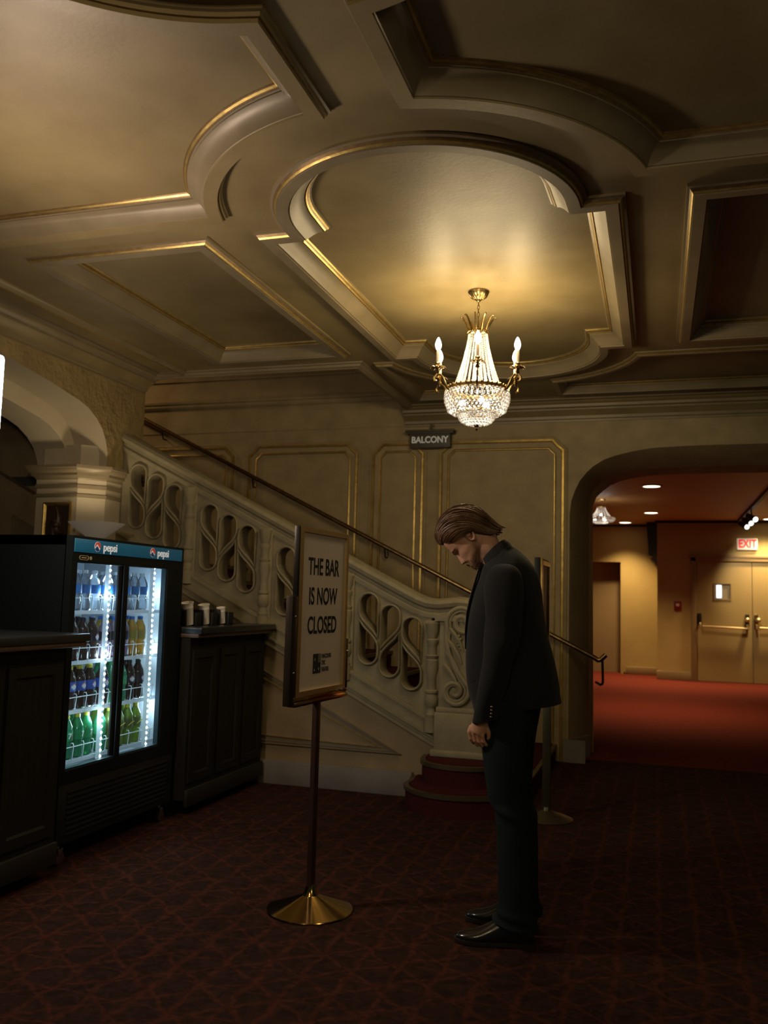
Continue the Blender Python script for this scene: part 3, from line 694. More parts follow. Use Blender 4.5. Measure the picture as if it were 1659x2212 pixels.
for i, (x, y) in enumerate(((-.07,12.4),(-.10,16.0),(-.6,17.9),(1.95,17.2))):
    dl = empty('downlight', (x,y,2.99), words[i], 'ceiling light', 'recessed downlights in the corridor')
    b = MB(); b.lathe([(.14,0),(.14,-.012),(.115,-.016),(.11,-.004)], (x,y,3.0), 24, cap=False); loc(b.build('rim', M['white']), dl)
    b = MB(); b.lathe([(.11,-.006),(.11,-.010)], (x,y,3.0), 24); loc(b.build('lens', M['down']), dl)
    spot('downlight_lamp', (x,y,2.97), P_CORR*1.0, (1,.72,.40), 105, .9, .1, dl)
tr = empty('track_light', (1.5,15,2.9), 'black ceiling track with three lit spot heads in the corridor', 'track light')
b = MB(); b.box((1.42,10.0,2.95),(1.47,18.0,3.0)); b.box((1.50,16.9,2.92),(1.60,18.0,3.0)); loc(b.build('track', M['black_matt']), tr)
for i, y in enumerate((15.2,15.9,16.6)):
    hd = MB(); hd.tube([(1.445,y,2.95),(1.46,y,2.86)], .012, 6); hd.tube([(1.40,y+.09,2.87),(1.50,y-.10,2.79)], [.04,.052], 12)
    h_ = hd.build('spot_head', M['black_matt']); loc(h_, tr)
    hd = MB(); hd.tube([(1.499,y-.099,2.789),(1.503,y-.107,2.785)], .042, 12); loc(hd.build('lens', pm('lit_spot_lens', (1,1,1), .3, emit=(1,.95,.85), estr=2.2) if i == 0 else bpy.data.materials['lit_spot_lens']), h_)
spot('track_lamp', (1.6,16.3,2.75), 60, (1,.85,.6), 70, .6, .05, tr, (radians(55),0,radians(-15)))
# ================================================================== CHANDELIERS
M['crystal'] = bpy.data.materials.new('crystal_beads'); M['crystal'].use_nodes = True
_b = M['crystal'].node_tree.nodes['Principled BSDF']; _b.inputs['Base Color'].default_value = (.92,.90,.86,1); _b.inputs['Roughness'].default_value = .06
_b.inputs['Transmission Weight'].default_value = .55; _b.inputs['IOR'].default_value = 1.5
def chandelier(cx, cy, ztop, s, label, detail=1.0, watts=P_BULB, name='chandelier', zs=1.0, arms=6):
    c = empty(name, (cx,cy,ztop), label, 'chandelier', 'crystal chandeliers')
    c['group'] = 'crystal chandeliers'
    T = lambda x, y, z: (cx+x*s, cy+y*s, ztop+z*s*zs)
    def fin(b, nm, mat, parent=None, **k):
        b.v = [T(*v) for v in b.v]; o = b.build(nm, mat, None, **k); loc(o, parent if parent is not None else c); return o
    b = MB(); b.lathe([(.062,0),(.064,-.006),(.060,-.012),(.056,-.020),(.044,-.034),(.026,-.046),(.014,-.052),(.012,-.060),(.006,-.066)], n=32, flute=.0)
    for k in range(20):
        a = 2*pi*k/20; b.tube([(.058*cos(a),.058*sin(a),-.013),(.046*cos(a),.046*sin(a),-.033),(.024*cos(a),.024*sin(a),-.048)], [.003,.004,.002], 5)
    fin(b, 'canopy', M['brass_old'])
    b = MB()
    for k in range(4):
        z = -.075-.022*k; ring = [((.007*cos(a) if k % 2 else 0), (0 if k % 2 else .007*cos(a)), z+.014*sin(a)) for a in [2*pi*i/10 for i in range(10)]]
        b.tube(ring, .0022, 5, closed=True)
    b.tube([(0,0,-.15),(0,0,-.24)], .003, 6)
    fin(b, 'chain', M['brass_old'])
    # crown of curled leaves on a banded collar
    b = MB()
    for k in range(10):
        a = 2*pi*(k+.5)/10; u = (cos(a), sin(a)); 
        pr = [(.052,-.245,.010),(.058,-.225,.013),(.068,-.200,.013),(.082,-.175,.011),(.096,-.160,.009),(.104,-.160,.005),(.106,-.168,.003)]
        b.tube([(r*u[0], r*u[1], z) for r, z, q in pr], [q for r, z, q in pr], 6, flat=.5)
    fin(b, 'crown_leaves', M['brass_old'])
    b = MB(); b.lathe([(.054,-.250),(.060,-.246),(.058,-.238),(.050,-.236)], n=32, cap=False); b.lathe([(.058,-.268),(.062,-.262),(.062,-.256),(.054,-.250)], n=32, cap=False)
    for k in range(30):
        a = 2*pi*k/30; b.ball((.060*cos(a), .060*sin(a), -.252), .0045, 5, 4)
    fin(b, 'collar', M['brass_old'])
    # bead strands: tent and two baskets
    nb = MB(); N = int(25*detail)
    for k in range(N):
        a = 2*pi*k/N; L_ = 30
        for i in range(L_):
            t = i/(L_-1); r = .056+.068*(t**1.35)+.012*t*t; z = -.270-.315*t
            if i == 0: pass
            nb.ball((r*cos(a), r*sin(a), z), .0042+.0036*t, 6, 4)
    tent = fin(nb, 'bead_tent', M['crystal']); tent['kind'] = 'stuff'
    nb = MB(); N = int(44*detail)
    for i in range(9):
        t = i/8; r = (.184+.006*sin(pi*min(1,t*1.6))-.030*t**2) if i < 7 else (.138 if i == 7 else .120); z = -.615-.130*min(1,t*1.12)
        for k in range(N):
            a = 2*pi*(k+.5*(i % 2))/N
            if i > 6 and k % 4 == 3: continue
            nb.ball((r*cos(a), r*sin(a), z), .0092-.001*t, 6, 4)
    o = fin(nb, 'bead_basket', M['crystal']); o['kind'] = 'stuff'
    nb = MB()
    for i in range(7):
        t = i/6; r = .106*sqrt(max(.06,1-(t*.97)**2.6)); z = -.742-.066*t; n_ = max(8, int(32*detail*(r/.104)))
        for k in range(n_):
            a = 2*pi*(k+.5*(i % 2))/n_; nb.ball((r*cos(a), r*sin(a), z), .0080, 6, 4)
    o = fin(nb, 'lower_bead_basket', M['crystal']); o['kind'] = 'stuff'
    # pierced gilt bands
    b = MB()
    for (r, z, h) in ((.176,-.600,.026),(.108,-.735,.014)):
        b.lathe([(r-.006,z-h/2),(r,z-h/2),(r+.004,z),(r,z+h/2),(r-.006,z+h/2)], n=48, cap=False)
        for k in range(int(36*r/.176)):
            a = 2*pi*k/int(36*r/.176); b.ball((r*1.01*cos(a), r*1.01*sin(a), z+h*.55), .007, 6, 4, sc=(1,1,1.1)); 
            if k % 2: b.ball((r*1.01*cos(a), r*1.01*sin(a), z-h*.6), .006, 5, 4)
    for k in range(6):
        a = radians(60*k-8); b.tube([((.172-.01*q)*cos(a+.02*q), (.172-.01*q)*sin(a+.02*q), -.612-.015*q) for q in range(5)], .003, 5)
    fin(b, 'gilt_band', M['brass_old'])
    b = MB(); b.lathe([(.012,-.805),(.022,-.806),(.014,-.812),(.008,-.822),(.010,-.828),(.004,-.838),(.001,-.842)], n=16); fin(b, 'finial', M['brass_old'])
    # six arms
    for k in range(arms):
        a = radians(-78.6+60*k); u = (cos(a), sin(a))
        Pn = lambda r, z, w_=0: (r*u[0]-w_*u[1], r*u[1]+w_*u[0], z)
        b = MB()
        b.tube([Pn(.170,-.625), Pn(.196,-.610), Pn(.214,-.580), Pn(.230,-.548), Pn(.250,-.532), Pn(.272,-.538), Pn(.286,-.556), Pn(.282,-.576), Pn(.270,-.578)], [.007,.007,.006,.006,.006,.006,.006,.007,.008], 7)
        b.tube([Pn(.178,-.605), Pn(.186,-.625), Pn(.198,-.63)], [.005,.006,.004], 6)
        b.lathe([(.004,-0.544),(.009,-0.532),(.014,-0.524),(.008,-0.514),(.006,-0.508),(.012,-0.502)], (.262*u[0], .262*u[1], 0), 12)
        for q in range(8):   # leafy drip pan
            g_ = 2*pi*q/8; cxq, cyq = .262*u[0], .262*u[1]
            b.tube([(cxq,cyq,-0.500),(cxq+.022*cos(g_),cyq+.022*sin(g_),-0.498),(cxq+.040*cos(g_),cyq+.040*sin(g_),-0.494),(cxq+.047*cos(g_),cyq+.047*sin(g_),-0.502)], [.010,.012,.009,.004], 6, flat=.4)
        b.lathe([(.010,-0.496),(.014,-0.490),(.011,-0.482),(.015,-0.472),(.012,-0.468)], (.262*u[0], .262*u[1], 0), 12)
        arm = fin(b, 'arm', M['brass_old'])
        b = MB(); b.lathe([(.0105,-0.470),(.0105,-0.399),(.008,-0.396)], (.262*u[0], .262*u[1], 0), 14); fin(b, 'candle_sleeve', M['ivory'], arm)
        b = MB(); b.lathe([(.006,-0.397),(.013,-0.388),(.0185,-0.372),(.019,-0.360),(.016,-0.346),(.010,-0.330),(.004,-0.320),(.0005,-0.317)], (.262*u[0], .262*u[1], 0), 16); fin(b, 'bulb', M['bulb'], arm)
        point('bulb_light', T(.262*u[0], .262*u[1], -.355), watts, (1,.80,.46), .03*s, arm)
    # lamps inside the bead basket
    for k in range(3):
        a = radians(-90+120*k+30); b = MB(); b.ball((.085*cos(a), .085*sin(a), -.672), .020, 10, 8); o = fin(b, 'inner_bulb', M['bulb'])
        point('inner_light', T(.085*cos(a), .085*sin(a), -.672), watts*.32, (1,.90,.76), .012*s, c)
    b = MB(); b.ball((0,-.02,-.53), .018, 10, 8, sc=(1,1,1.8)); fin(b, 'inner_bulb', M['bulb'])
    point('inner_light', T(0,-.02,-.53), watts*.32, (1,.92,.8), .012*s, c)
    return c
chandelier(-1.04, 5.16, H+.066, 1.03, 'crystal chandelier with candle bulbs hanging from the centre ceiling panel')
chandelier(-1.04, .19, H+.066, 1.0, 'crystal chandelier hanging from the nearer ceiling panel behind the viewer', detail=.5, watts=P_BULB*.75)
chandelier(2.42, .19, H, 1.0, 'added unseen crystal chandelier right of the viewer, brightening the poster', detail=.4, watts=P_BULB*.9)  # out of frame, added to throw more light on the poster face
chandelier(-.83, 14.0, 3.0, 1.12, 'crystal chandelier half seen past the left edge of the arch in the corridor', detail=.7, watts=P_BULB*.5, zs=.42, arms=0)

# pendant light box at the left edge of the frame
LBX, LBY, LBZ = -2.768, 3.0, 2.21
lb = empty('light_box', (LBX,LBY,H), 'bright white rounded light box hanging over the bar at the left edge', 'light')
b = MB(); b.tube([(LBX,LBY,H),(LBX,LBY,LBZ+.20)], .010, 8); loc(b.build('rod', M['black_matt']), lb)
b = MB(); b.bbox((LBX-.10,LBY-.16,LBZ-.20),(LBX-.02,LBY+.16,LBZ+.21),.01); loc(b.build('housing', M['black_matt']), lb)
b = MB(); b.bbox((LBX-.02,LBY-.08,LBZ-.17),(LBX+.072,LBY+.08,LBZ+.175),.02); loc(b.build('diffuser', M['lightbox']), lb)
point('light_box_lamp', (LBX+.14,LBY+.0,LBZ), P_KEY, (1,.82,.68), .09, lb)

# bowl sconce on the pier
sc = empty('wall_sconce', (-4.02,5.70,1.86), 'white glass cone uplight in front of the pier above the fridge', 'lamp')
b = MB(); b.lathe([(.205,.05),(.20,.045),(.06,-.065),(.045,-.07),(.0,-.072),(.04,-.062),(.185,.045),(.205,.05)], (-4.0,5.62,1.83), 40, cap=False); loc(b.build('glass_bowl', M['frost']), sc)
b = MB(); b.tube([(-4.17,5.80,1.78),(-4.08,5.70,1.77),(-4.0,5.62,1.775)], .012, 8); b.lathe([(.03,-.09),(.035,-.07),(.03,-.06)], (-4.0,5.62,1.84), 16); loc(b.build('bracket', M['brass_old']), sc)
spot('sconce_lamp', (-4.0,5.62,1.86), 7, (1,.82,.55), 150, .8, .05, sc, (radians(180),0,0))

# ================================================================== BAR
def counter(y0, y1, label, name='bar_counter'):
    c = empty(name, (-3.1,(y0+y1)/2,0), label, 'bar counter')
    b = MB(); b.box((-3.50,y0,.10),(-2.80,y1,1.10)); b.box((-3.46,y0+.01,0),(-2.90,y1-.01,.10))
    loc(b.build('cabinet', M['bar']), c)
    n = max(1, round((y1-y0)/.42)); wd = (y1-y0)/n
    for k in range(n):
        b = MB(); a0 = y0+wd*k+.03; a1 = y0+wd*(k+1)-.03
        b.sweep([(a0,.20),(a1,.20),(a1,1.02),(a0,1.02)], [(0,0),(0,.012),(.05,.012),(.06,.0)], lambda y, z, h: (-2.80+h, y, z), True)
        loc(b.build('front_panel', M['bar']), c)
    b = MB(); b.bbox((-2.80,y0,.06),(-2.775,y1,.165),.006); loc(b.build('plinth', pm('dark_plinth_'+name, (.018,.015,.010), .6)), c)
    return c
c1 = counter(-1.0, 3.74, 'dark wooden bar counter at the left edge in front of the fridge', 'bar_counter')
b = MB(); b.bbox((-3.75,-1.0,1.10),(-2.72,3.80,1.125),.005); loc(b.build('worktop_edge', M['bar_edge']), c1)
b = MB(); b.bbox((-3.75,-1.0,1.125),(-2.71,3.815,1.165),.006); loc(b.build('worktop', M['bar_top']), c1)
c2 = counter(4.97, 6.075, 'dark wooden bar counter between the fridge and the staircase wall', 'bar_counter')
b = MB(); b.bbox((-3.70,4.96,1.10),(-2.74,6.085,1.125),.005); loc(b.build('worktop_edge', M['bar_edge']), c2)
b = MB(); b.bbox((-3.70,4.96,1.125),(-2.72,6.09,1.165),.006); loc(b.build('worktop', M['bar_top']), c2)
# black tablet terminal on the near counter, only its bright edge shows
tb = empty('tablet_stand', (-3.12,3.42,1.165), 'thin dark screen with a silver edge leaning on the near bar counter', 'tablet')
b = MB(); b.bbox((-3.40,3.30,1.165),(-3.02,3.52,1.178),.004); loc(b.build('base', M['black_matt']), tb)
b = MB(); b.add([(-3.38,3.42,1.40),(-3.04,3.42,1.18),(-3.04,3.44,1.18),(-3.38,3.44,1.40),(-3.38,3.42,1.18),(-3.38,3.44,1.18)], [(0,1,4),(3,5,2),(0,3,2,1),(0,4,5,3),(1,2,5,4)]); loc(b.build('screen_back', M['black_matt']), tb)
b = MB(); b.tube([(-3.38,3.43,1.405),(-3.035,3.43,1.185)], .007, 8); loc(b.build('silver_edge', M['chrome']), tb)
# three dispensers with cups on the far counter
for k, (y, hh, t) in enumerate(((5.16,.10,'black cup holder with the tallest white paper cup stack, nearest the fridge'),(5.38,.10,'middle black holder with a white cup stack on the bar'),(5.62,.07,'black holder with a low white stack, nearest the stairs'))):
    h_ = empty('cup_holder', (-3.0,y,1.165), t, 'cup holder', 'holders on the far bar counter')
    b = MB(); b.bbox((-3.08,y-.085,1.165),(-2.90,y-.075,1.27),.003); b.bbox((-3.08,y+.012,1.165),(-2.88,y+.085,1.252),.004); b.bbox((-3.08,y-.075,1.165),(-2.93,y+.085,1.175),.003); b.bbox((-3.08,y-.075,1.165),(-3.07,y+.085,1.26),.003)
    loc(b.build('holder', M['black_matt']), h_)
    cu = tag(MB().build('tmp', M['paper']), None) if False else None
    b = MB(); b.lathe([(.026,0),(.034,.10),(.035,.102),(.033,.108),(.037,.125),(.039,.13),(.036,.13),(.030,.11),(.0,.11)], (0,0,0), 24)
    ang = radians(14); mt = Matrix.Translation((-2.915,y-.020,1.176)) @ Matrix.Rotation(ang, 4, 'X') @ Matrix.Scale([1.12,1.02,.86][k], 4)
    b.v = [tuple(mt @ Vector(v)) for v in b.v]
    o = b.build('cup_stack', pm('white_paper_cup', (.85,.80,.70), .55) if k == 0 else bpy.data.materials['white_paper_cup'])
    tag(o, ['tallest white paper cup stack in the holder nearest the fridge','white paper cups in the middle black holder','lowest white paper stack in the holder nearest the stairs'][k], 'paper cups', 'cup stacks on the far bar counter')

# ================================================================== FRIDGE
FX, FY0, FY1, FZ = -2.86, 3.83, 4.94, 1.66
fr = empty('drinks_fridge', (-3.3,4.4,0), 'tall black two door drinks fridge with blue pepsi header and lit shelves', 'fridge')
def fp(b, nm, mat, par=None, **k):
    o = b.build(nm, mat, **k); loc(o, par if par is not None else fr); return o
b = MB()
b.box((-3.62,FY0,.10),(FX-.04,FY0+.035,FZ)); b.box((-3.62,FY1-.035,.10),(FX-.04,FY1,FZ)); b.box((-3.62,FY0,.10),(-3.57,FY1,FZ)); b.box((-3.62,FY0,FZ-.05),(FX-.04,FY1,FZ)); b.box((-3.62,FY0,.10),(FX-.04,FY1,.40))
fp(b, 'cabinet', M['black'], smooth=False)
b = MB(); FXY = lambda y, z, h: (FX+h, y, z)
yl0, yl1, yr0, yr1, z0, z1 = 3.885, 4.300, 4.345, 4.745, .475, 1.520
b.prism([(FY0,.40),(FY1,.40),(FY1,FZ),(FY0,FZ)], [[(yl0-.01,z0-.01),(yl1+.0,z0-.01),(yl1+.0,z1+.01),(yl0-.01,z1+.01)],[(yr0,z0-.01),(yr1+.015,z0-.01),(yr1+.015,z1+.01),(yr0,z1+.01)]], FXY, -.045, 0)
fp(b, 'front_frame', M['black'], smooth=False)
b = MB(); b.bbox((FX-.04,FY0+.01,.10),(FX-.004,FY1-.01,.40),.004)
for k in range(9): b.bbox((FX-.006,FY0+.08,.14+.026*k),(FX+.003,FY1-.08,.152+.026*k),.002)
fp(b, 'lower_grille', M['black_matt'])
b = MB(); b.bbox((FX-.01,FY0+.012,1.575),(FX+.006,FY1-.03,1.645),.002); fp(b, 'header_band', pm('blue_header_band', (.015,.105,.17), .35, emit=(.015,.16,.30), estr=.10))
def pepsi(yc):
    b = MB(); R_ = .027; X_ = lambda y, z, h: (FX+.0065+h, y, z)
    def half(lo, hi): return lo+hi
    circ = arc(yc, 1.611, R_, 0, 360, 32)[:-1]; b.prism(circ, [], X_, 0, .001, 0)
    wave = [(yc+R_*.93*(-1+2*i/12), 1.611+.010*sin(pi*(i/6-.3))+.004) for i in range(13)]
    b.prism(arc(yc, 1.611, R_*.93, 10, 170, 16)+wave, [], X_, .001, .002, 1)
    b.prism(arc(yc, 1.611, R_*.93, 190, 350, 16)+[(p[0], p[1]-.012) for p in wave[::-1]], [], X_, .001, .002, 2)
    fp(b, 'round_emblem', [pm('emblem_white', (.7,.7,.7), .5, emit=(1,1,1), estr=.12), pm('emblem_red', (.5,.04,.03), .5, emit=(1,.1,.05), estr=.12), pm('emblem_blue', (.02,.09,.3), .5)])
    text('pepsi', .062, 'lettering', pm('header_letters', (.7,.75,.75), .5, emit=(1,1,1), estr=.18), fr, frame_mtx((FX+.008, yc+.115, 1.611), (0,1,0), (0,0,1)), .001, 1.0, bold=.0008)
pepsi(4.03); pepsi(4.57)
b = MB(); b.prism(arc(3.90,1.548,.012,90,270,8)+arc(3.955,1.548,.012,-90,90,8), [arc(3.902,1.548,.0095,90,270,8)+arc(3.953,1.548,.0095,-90,90,8)], FXY, 0, .0015); b.prism(arc(3.985,1.548,.010,0,360,14)[:-1], [], FXY, 0, .0015); b.box((FX,3.907,1.545),(FX+.0015,3.948,1.551))
fp(b, 'badge', pm('gold_badge', (.35,.28,.12), .4, .3, emit=(1,.8,.4), estr=.04))
# liner
b = MB(); b.add([(-3.56,FY0+.04,.41),(-3.56,FY1-.04,.41),(-3.56,FY1-.04,1.60),(-3.56,FY0+.04,1.60)],[(0,1,2,3)])
b.add([(-3.56,FY0+.038,.41),(FX-.05,FY0+.038,.41),(FX-.05,FY0+.038,1.60),(-3.56,FY0+.038,1.60)],[(0,1,2,3)]); b.add([(-3.56,FY1-.038,.41),(FX-.05,FY1-.038,.41),(FX-.05,FY1-.038,1.60),(-3.56,FY1-.038,1.60)],[(0,1,2,3)])
b.add([(-3.56,FY0+.04,1.60),(-3.56,FY1-.04,1.60),(FX-.05,FY1-.04,1.60),(FX-.05,FY0+.04,1.60)],[(0,1,2,3)]); b.add([(-3.56,FY0+.04,.41),(-3.56,FY1-.04,.41),(FX-.05,FY1-.04,.41),(FX-.05,FY0+.04,.41)],[(0,1,2,3)])
fp(b, 'liner', M['fr_in'])
# doors
for (a, c_, nm) in ((yl0,yl1,'left'),(yr0,yr1,'right')):
    b = MB(); b.prism([(a-.012,z0-.012),(c_+.012,z0-.012),(c_+.012,z1+.012),(a-.012,z1+.012)], [[(a,z0),(c_,z0),(c_,z1),(a,z1)]], FXY, -.035, -.006)
    d = fp(b, 'sliding_door', pm('blue_grey_aluminium', (.05,.085,.11), .35, .5) if nm == 'left' else bpy.data.materials['blue_grey_aluminium'])
    b = MB(); b.add([(FX-.012,a,z0),(FX-.012,c_,z0),(FX-.012,c_,z1),(FX-.012,a,z1)],[(0,1,2,3)]); g_ = b.build('glass_pane', M['pane']); loc(g_, d)
for y in (yl1-.012, yr1+.002):   # vertical lit strips with their diodes
    b = MB(); b.box((FX-.11,y-.006,.44),(FX-.085,y+.010,1.56)); fp(b, 'led_channel', M['white'])
    b = MB()
    for k in range(34): b.ball((FX-.083,y+.0,.47+.032*k), .0062, 8, 6)
    fp(b, 'led_strip', M['led'])
for y in (FY0+.07, yl1-.03, yr0+.02, FY1-.12):
    for z in (.68,1.02,1.36): point('fridge_lamp', (FX-.13,y,z), .75, (.62,.86,1), .03, fr)
shelf_z = [.475,.735,.995,1.265]
for i, z in enumerate(shelf_z):
    for (a, c_) in ((FY0+.045, yl1+.015),(yr0-.015, FY1-.045)):
        b = MB(); b.box((FX-.13,a,z-.016),(FX-.122,c_,z+.004))
        for k in range(12): b.tube([(FX-.125,a+(c_-a)*k/11,z-.003),(-3.54,a+(c_-a)*k/11,z-.003)], .0022, 5)
        for q in range(3): b.tube([(FX-.2-.2*q,a,z-.006),(FX-.2-.2*q,c_,z-.006)], .003, 5)
        n = 5
        b.tube([(FX-.118,a,z+.072),(FX-.118,c_,z+.072)], .0028, 6)
        for k in range(n):
            y = a+(c_-a)*(k+.5)/n; b.tube([(FX-.124,y,z-.01),(FX-.116,y,z+.078),(FX-.122,y,z+.09),(FX-.132,y,z+.088)], .0028, 6)
        fp(b, 'wire_shelf', M['white'])
for y in (FY0+.06, FY1-.10):
    b = MB(); b.lathe([(.012,.05),(.012,.10)], (FX-.03,y,0), 10); b.tube([(FX-.05,y,.035),(FX-.01,y,.035)], .034, 16); b.bbox((FX-.05,y-.02,.05),(FX-.005,y+.02,.085),.005)
    fp(b, 'caster', M['chrome'])
# bottles -------------------------------------------------------------
cap_m = {k: pm(k+'_cap', c_, .4) for k, c_ in dict(white=(.7,.72,.75), blue=(.03,.16,.5), black=(.02,.02,.025), yellow=(.55,.48,.04), green=(.05,.35,.12)).items()}
lab_m = {k: pm(k+'_label', c_, .45) for k, c_ in dict(blue=(.03,.17,.45), pepsi=(.04,.10,.42), black=(.012,.012,.02), green=(.03,.28,.10), amber=(.30,.22,.04), olive=(.10,.13,.03), lilac=(.32,.26,.36)).items()}
red_m = pm('label_red', (.5,.03,.03), .45); wh_m = pm('label_white', (.75,.75,.75), .45)
def bottle(kind, h=.205, r=.033):
    body, cap, lab, words_ = dict(
        water=('clear','white','blue','clear water bottle with blue label'), cola=('cola','black','black','cola bottle with black label'),
        clearcola=('tea','white','lilac','pale drink bottle with lilac label'), pepsi=('cola','yellow','pepsi','cola bottle with yellow cap'),
        lime=('green','yellow','green','green bottle with yellow cap'), tea=('amber','blue','amber','amber drink bottle with blue cap'),
        bubly=('tea','blue','black','dark bottle with blue cap'), ginger=('lime','yellow','olive','yellow green ginger ale bottle'),
        sprite=('green','green','green','green soda bottle with green cap'))[kind]
    root = bpy.data.objects.new(kind+'_root', None); COL.objects.link(root); root.empty_display_size = .05
    b = MB(); b.lathe([(.0,.004),(r*.7,.0),(r,.008),(r,.05),(r*.86,.066),(r*.86,.074),(r,.088),(r,.135),(r*.92,.155),(r*.6,.178),(.0135,.192),(.0135,.200)], n=16, cap=False); b.build('bottle_body', M[body], root)
    b = MB(); b.lathe([(r+.0006,.088),(r+.0008,.092),(r+.0008,.130),(r+.0006,.134)], n=16, cap=False)
    lb_ = b.build('label', lab_m[lab], root)
    b = MB(); X_ = lambda y, z, h_: (sqrt(max(1e-6,(r+.0022)**2-y*y))+h_, y, z)
    if kind in ('pepsi','cola'):
        b.prism(arc(0,.111,.0155,0,360,20)[:-1], [], X_, 0, .0004, 0); b.prism(arc(0,.111,.0145,15,165,12), [], X_, .0004, .0008, 1); b.prism(arc(0,.111,.0145,195,345,12), [], X_, .0004, .0008, 2)
        e_ = b.build('emblem', [wh_m, red_m, lab_m['pepsi']], root)
    elif kind == 'lime':
        t_ = text('7', .036, 'label_numeral', wh_m, None, frame_mtx((r+.0015, 0, .111), (0,1,0), (0,0,1)), .0004, 1.1, bold=.001); t_.parent = root
        b.prism(arc(.014,.102,.005,0,360,12)[:-1], [], X_, 0, .0005, 1); b.build('emblem', [wh_m, red_m], root)
    elif kind == 'ginger':
        b.tube([(r+.001,-.02,.100),(r+.002,0,.112),(r+.001,.02,.120)], .003, 5); b.build('emblem', [cap_m['yellow']], root)
    b = MB(); b.lathe([(.0145,.192),(.015,.194),(.015,.208),(.013,.210),(.0,.2105)], n=14, cap=False); b.build('cap', cap_m[cap], root)
    return root, words_
protos = {}
ordn = ['first','second','third','fourth','fifth']
plan = {('left',3):['water']*5, ('left',2):['clearcola','clearcola','cola','cola','cola'], ('left',1):['pepsi','sprite','pepsi','pepsi','pepsi'], ('left',0):['ginger','lime','lime','lime','lime'],
        ('right',3):['water']*5, ('right',2):['bubly','bubly','bubly','tea','tea'], ('right',1):['pepsi','sprite','sprite','cola','cola'], ('right',0):['sprite','ginger','ginger','ginger','ginger']}
shelf_word = ['bottom','third','second','top']
rn = random.Random(3)
for (door, sh), kinds in plan.items():
    a, c_ = (FY0+.045, yl1+.005) if door == 'left' else (yr0-.005, FY1-.15)
    for row in range(2):
        for k, kd in enumerate(kinds):
            if row and kd in ('bubly',): kd = 'tea'
            if kd not in protos:
                protos[kd] = bottle(kd); o = protos[kd][0]; kids = []; new = o
            else:
                src = protos[kd][0]; new = src.copy(); COL.objects.link(new)
                for ch in src.children:
                    cc = ch.copy(); COL.objects.link(cc); cc.parent = new
            y = a+(c_-a)*(k+.5)/len(kinds)+rn.uniform(-.004,.004)
            new.location = (FX-.165-.094*row, y, shelf_z[sh]+.0035); new.rotation_euler = (0,0,rn.uniform(-.35,.15) if row == 0 else rn.uniform(-2,2)); sc_ = 1.13 if sh < 3 else 1.08
            new.scale = (1.10, 1.10, sc_*.98)
            new.name = 'soda_bottle' if kd != 'water' else 'water_bottle'
            tag(new, '%s, %s from left, %s row, %s shelf, %s door' % (protos[kd][1], ordn[k], 'front' if row == 0 else 'back', shelf_word[sh], door), 'bottle', 'bottles on the %s shelf of the fridge' % shelf_word[sh])
# children of the prototypes must only be the original parts when copied, so nothing further is parented here

# ================================================================== SIGN STAND
ss = empty('sign_stand', (-1.473,3.778,0), 'brass framed poster stand reading THE BAR IS NOW CLOSED on a round base', 'sign')
dw = Vector((.0834,.9965,0)).normalized(); dn = Vector((dw.y,-dw.x,0))
SP = lambda u_, z_, h_: tuple(Vector((-1.473,3.778,0))+dw*u_+dn*h_+Vector((0,0,z_)))
def sp(b, nm, mat, par=None):
    b.v = [SP(v[0], v[2], v[1]) for v in b.v]; o = b.build(nm, mat); loc(o, par if par is not None else ss); return o
b = MB(); b.lathe([(.0,0),(.188,0),(.192,.004),(.19,.008),(.15,.022),(.10,.040),(.055,.058),(.036,.066),(.034,.070),(.028,.078),(.022,.10),(.018,.112),(.0,.112)], (-1.473,3.778,0), 64); loc(b.build('round_base', M['brass']), ss)
b = MB(); b.bbox((-.021,-.012,.10),(.021,.012,.95),.003); sp(b, 'pole', pm('dark_bronze_pole', (.10,.055,.04), .3, .6))
b = MB(); b.bbox((-.255,-.016,.918),(.285,.016,.945),.003); b.bbox((-.255,-.016,.905),(.285,.022,.925),.003); sp(b, 'bottom_rail', M['brass'])
M['brown_channel'] = pm('brown_channel', (.055,.043,.03), .35, .5); b = MB(); b.bbox((-.290,-.020,.912),(-.235,.012,1.378),.002); up = sp(b, 'side_channel', M['brown_channel'])
b = MB(); b.bbox((.262,-.020,.93),(.302,.012,1.18),.002)
sp(b, 'side_channel', M['brown_channel'])
b = MB()
for (u_, z_) in ((-.262,1.29),(-.262,1.05),(.288,1.12)): b.ball((u_,.013,z_), .006, 8, 6)
sp(b, 'screws', M['chrome'], up)
b = MB(); b.prism([(-.232,.945),(.272,.945),(.272,1.683),(-.232,1.683)], [[(-.205,.967),(.248,.967),(.248,1.662),(-.205,1.662)]], lambda u_, z_, h_: (u_, h_, z_), -.014, .014); sp(b, 'brass_frame', M['satin_brass'])
b = MB(); b.bbox((-.245,-.014,1.37),(-.230,.010,1.684),.002); sp(b, 'frame_side', M['dark_metal'])
b = MB(); b.box((-.210,-.002,.960),(.252,.004,1.668)); po = sp(b, 'poster', M['paper'])
b = MB(); b.bbox((.21,.016,.935),(.262,.03,.95),.002); sp(b, 'latch', M['chrome'])
fm = lambda u_, z_: frame_mtx(SP(u_, z_, .0046), dw, (0,0,1))
for (t, z_) in (('THE BAR',1.510),('IS NOW',1.377),('CLOSED',1.247)): text(t, .107, 'lettering', M['ink'], po, fm(.022, z_), .0003, .76, bold=.0020)
grey_ink = pm('grey_ink', (.035,.04,.05), .6)
b = MB(); b.box((-.062,.0042,1.035),(.016,.0050,1.122)); lg = sp(b, 'logo_block', grey_ink, po)
